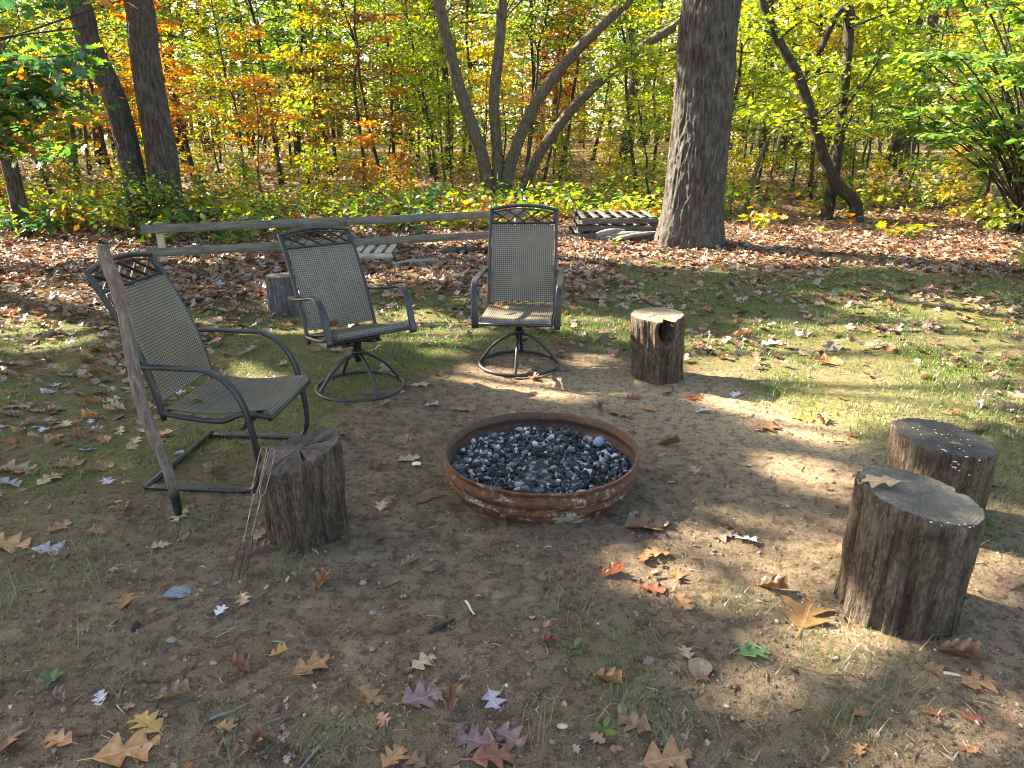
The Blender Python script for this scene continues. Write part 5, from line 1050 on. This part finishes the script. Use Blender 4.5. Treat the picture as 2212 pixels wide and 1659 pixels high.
tag(ob('leaf_fragments', leaves(np.stack([x, y, ground_z(x, y)+.003], 1), np.stack([r.normal(size=n), r.normal(size=n), r.normal(0, .25, n)], 1), np.array([0, 0, 1.])+r.normal(0, .35, (n, 3)), r.gamma(3, .006, n)+.006, T_LOBE), LIT_M), 'crumbled bits of dead leaf over the bare ground', 'debris', kind='stuff')
def twig(sx, sy, L, rad, hd_, mat, label, seed):
    p = G(sx, sy); r = np.random.default_rng(seed); a = R(hd_); d = np.array([math.cos(a), math.sin(a), 0]); z = gz(p[0], p[1])+rad*.8; pts = smooth_path([-d*L/2, -d*L*.15+r.normal(0, .03*L, 3)*[1, 1, .2], d*L*.2+r.normal(0, .03*L, 3)*[1, 1, .2], d*L/2], 14)
    return tag(ob('twig', tube(pts, np.linspace(rad, rad*.6, 14), 7), mat, None, True, (p[0], p[1], z)), label, 'twig')
t = MT('bare_stick_pale'); PALE_ST = t.pbr((.48, .40, .29), .8); 
twig(1015, 1315, .085, .0055, -65, PALE_ST, 'short pale peeled stick on the soil below the fire ring', 1)
twig(930, 1085, .14, .004, 28, BARK_DARK, 'dark bent twig left of the fire ring', 2); twig(845, 1262, .12, .003, 30, BARK_DARK, 'thin dark twig right of the forks stump', 3)
twig(1178, 1395, .09, .003, -80, DRIFT, 'thin twig under the rust-coloured rolled leaf', 4); twig(685, 1618, .16, .004, 65, DRIFT, 'grey twig upright near the bottom edge', 5); twig(320, 1475, .08, .003, 5, BARK_DARK, 'dark twig above the lower left leaf group', 6)
twig(2075, 1465, .10, .006, -15, PALE_ST, 'pale wood splinter beside the ragged orange leaf', 7); twig(1735, 1010, .07, .003, 60, BARK_DARK, 'dark twig on sunlit soil right of the fire ring', 8); twig(955, 1355, .11, .008, 40, BARK_DARK, 'dark rotten bark strip above the ragged tan leaf', 9); twig(480, 1545, .07, .006, 30, DRIFT, 'grey weathered splinter at the lower left', 10)
t = MT('stone'); STN = t.pbr(t.ramp(t.noise(t.co(), 12, 4), [(.3, (.10, .09, .08)), (.7, (.24, .22, .20))]), .9, t.bump(t.noise(t.co(), 40), .4, .003))
def stone(sx, sy, s, label, mat=STN, seed=0, name='stone', cat='stone', flat=.55):
    p = G(sx, sy); v, f = ico(800+seed, 2, .06, flat); return tag(ob(name, (v*s, f), mat, None, True, (p[0], p[1], gz(p[0], p[1])+s*flat*.35)), label, cat)
stone(372, 1383, .016, 'flat grey stone alone on the soil at the lower left', seed=1); stone(784, 1258, .020, 'flat dark chip of stone right below the forks stump', seed=2); stone(1345, 1532, .02, 'dull brown pebble half buried near the bottom', seed=3); stone(805, 1322, .012, 'pale pebble on the soil below the forks stump', seed=4); stone(805, 1408, .010, 'small grey pebble in the lower middle', seed=5); stone(1215, 1570, .013, 'pale lumpy pebble beside the dark purple leaf', PALE_ST, 6); stone(725, 1538, .013, 'dark clod left of the bottom middle leaf pile', CR, 7)
t = MT('pinecone_dark'); stone(293, 1357, .019, 'dark round husk lying in thin grass at the left', t.pbr((.03, .022, .018), .9), 8, 'nut_husk', 'husk', .8)
t = MT('acorn_brown'); AC = t.pbr(t.ramp(t.noise(t.co(), 80), [(.3, (.16, .09, .045)), (.7, (.33, .22, .12))]), .5); t = MT('acorn_cap'); ACC = t.pbr((.085, .055, .035), .9)
def acorn(sx, sy, a, label):
    p = G(sx, sy); e = empty('acorn', (p[0], p[1], gz(p[0], p[1])+.007), R(a)); k = 12; xs = [(-.011, .002), (-.009, .006), (-.003, .0078), (.003, .0078), (.008, .006), (.011, .002)]
    ob('nut', tube(np.array([(q, 0, 0) for q, _ in xs]), np.array([w for _, w in xs]), k), AC, e, True); ob('cap', tube(np.array([(-.013, 0, 0), (-.0115, 0, 0), (-.007, 0, 0), (-.003, 0, 0)]), np.array([.002, .007, .0092, .0092]), k), ACC, e, True); return tag(e, label, 'acorn')
acorn(866, 1290, 20, 'left acorn of the pair on the soil below the fire ring'); acorn(877, 1289, 160, 'right acorn of the pair on the soil below the fire ring'); acorn(1304, 1126, 70, 'single acorn right in front of the fire ring')
t = MT('paper_white'); PAPER = t.leaf((.75, .75, .76), .3)
p = G(900, 1007); v = np.array([(-.022, -.016, .002), (.0, -.018, .006), (.022, -.014, .002), (-.024, .014, .004), (.002, .016, .010), (.021, .015, .005)]); tag(ob('paper_scrap', (v, [(0, 1, 4, 3), (1, 2, 5, 4)]), PAPER, None, False, (p[0], p[1], gz(p[0], p[1])+.004)), 'white paper scrap on the soil left of the fire ring', 'paper')
t = MT('plastic_blue'); p = G(1348, 1120); v, f = ico(5, 1, .2, .35); tag(ob('plastic_scrap', (v*.013, f), t.pbr((.05, .09, .22), .4), None, False, (p[0], p[1], gz(p[0], p[1])+.004)), 'tiny blue plastic scrap right in front of the fire ring', 'scrap')
# small green seedlings in the clearing
def seedling(sx, sy, n, L, h, label, seed, mat=GREEN):
    p = G(sx, sy); r = np.random.default_rng(seed); e = empty('ground_seedling', (p[0], p[1], gz(p[0], p[1]))); a = np.arange(n)*2.4+r.normal(0, .3, n); d = np.stack([np.cos(a), np.sin(a), .25+r.random(n)*.3], 1)
    ob('stem', tube(np.array([(0, 0, -.005), (0, .002, h*.5), (0, 0, h)]), np.array([.0018, .0015, .001]), 5), GRASS, e, True); ob('foliage', leaves(np.stack([a*0, a*0, np.linspace(h*.3, h, n)], 1), d, np.array([0, 0, 1.])+d*-.3, L*r.uniform(.7, 1.2, n), T_OVAL), mat, e); return tag(e, label, 'plant')
seedling(2115, 1148, 11, .075, .05, 'green seedling in the shadow of the dark-topped stump', 1); seedling(388, 1082, 8, .045, .02, 'green seedling just right of the foot of the stick', 2); seedling(112, 1473, 7, .04, .015, 'flat grey-green rosette at the left edge', 3, DEEP); seedling(1305, 1590, 4, .042, .04, 'narrow green seedling near the bottom edge', 4); seedling(530, 1253, 2, .03, .012, 'single green leaf sprout by the fork tips', 5); seedling(1240, 1400, 4, .04, .012, 'dark green leaf rosette below the fire ring', 6)
seedling(1330, 545, 6, .13, .2, 'green seedling in the litter in front of the pallet stack', 7, YGREEN); seedling(1390, 470, 9, .22, .35, 'young yellow and green oak shoot growing through the pallet stack', 8, YGREEN); seedling(1835, 500, 8, .16, .25, 'small orange-leaved shoot at the foot of the crooked tree', 9, ORANGE); seedling(1770, 515, 5, .14, .15, 'small yellow-green shoot left of the crooked tree foot', 10, YGREEN); seedling(2200, 600, 12, .2, .35, 'bright green plant on the lawn at the right edge', 11, YGREEN)

# ------------------------------------------------------------------ labels that would repeat are told apart by their order in the picture
ORD = ['leftmost', 'second from left', 'third from left', 'fourth from left', 'fifth from left', 'sixth from left', 'seventh from left', 'eighth from left', 'ninth from left', 'tenth from left']
seen = {}
for o in S.objects:
    if o.parent is None and o.get('group') in (GRP, 'low plants at the edge of the wood') and o.get('label'): seen.setdefault(o['label'], []).append(o)
for lb, L_ in seen.items():
    if len(L_) > 1:
        for k, o in enumerate(sorted(L_, key=lambda o: proj(o.location.x, o.location.y, .5)[0])):
            if k < len(ORD): o['label'] = ORD[k]+' '+lb
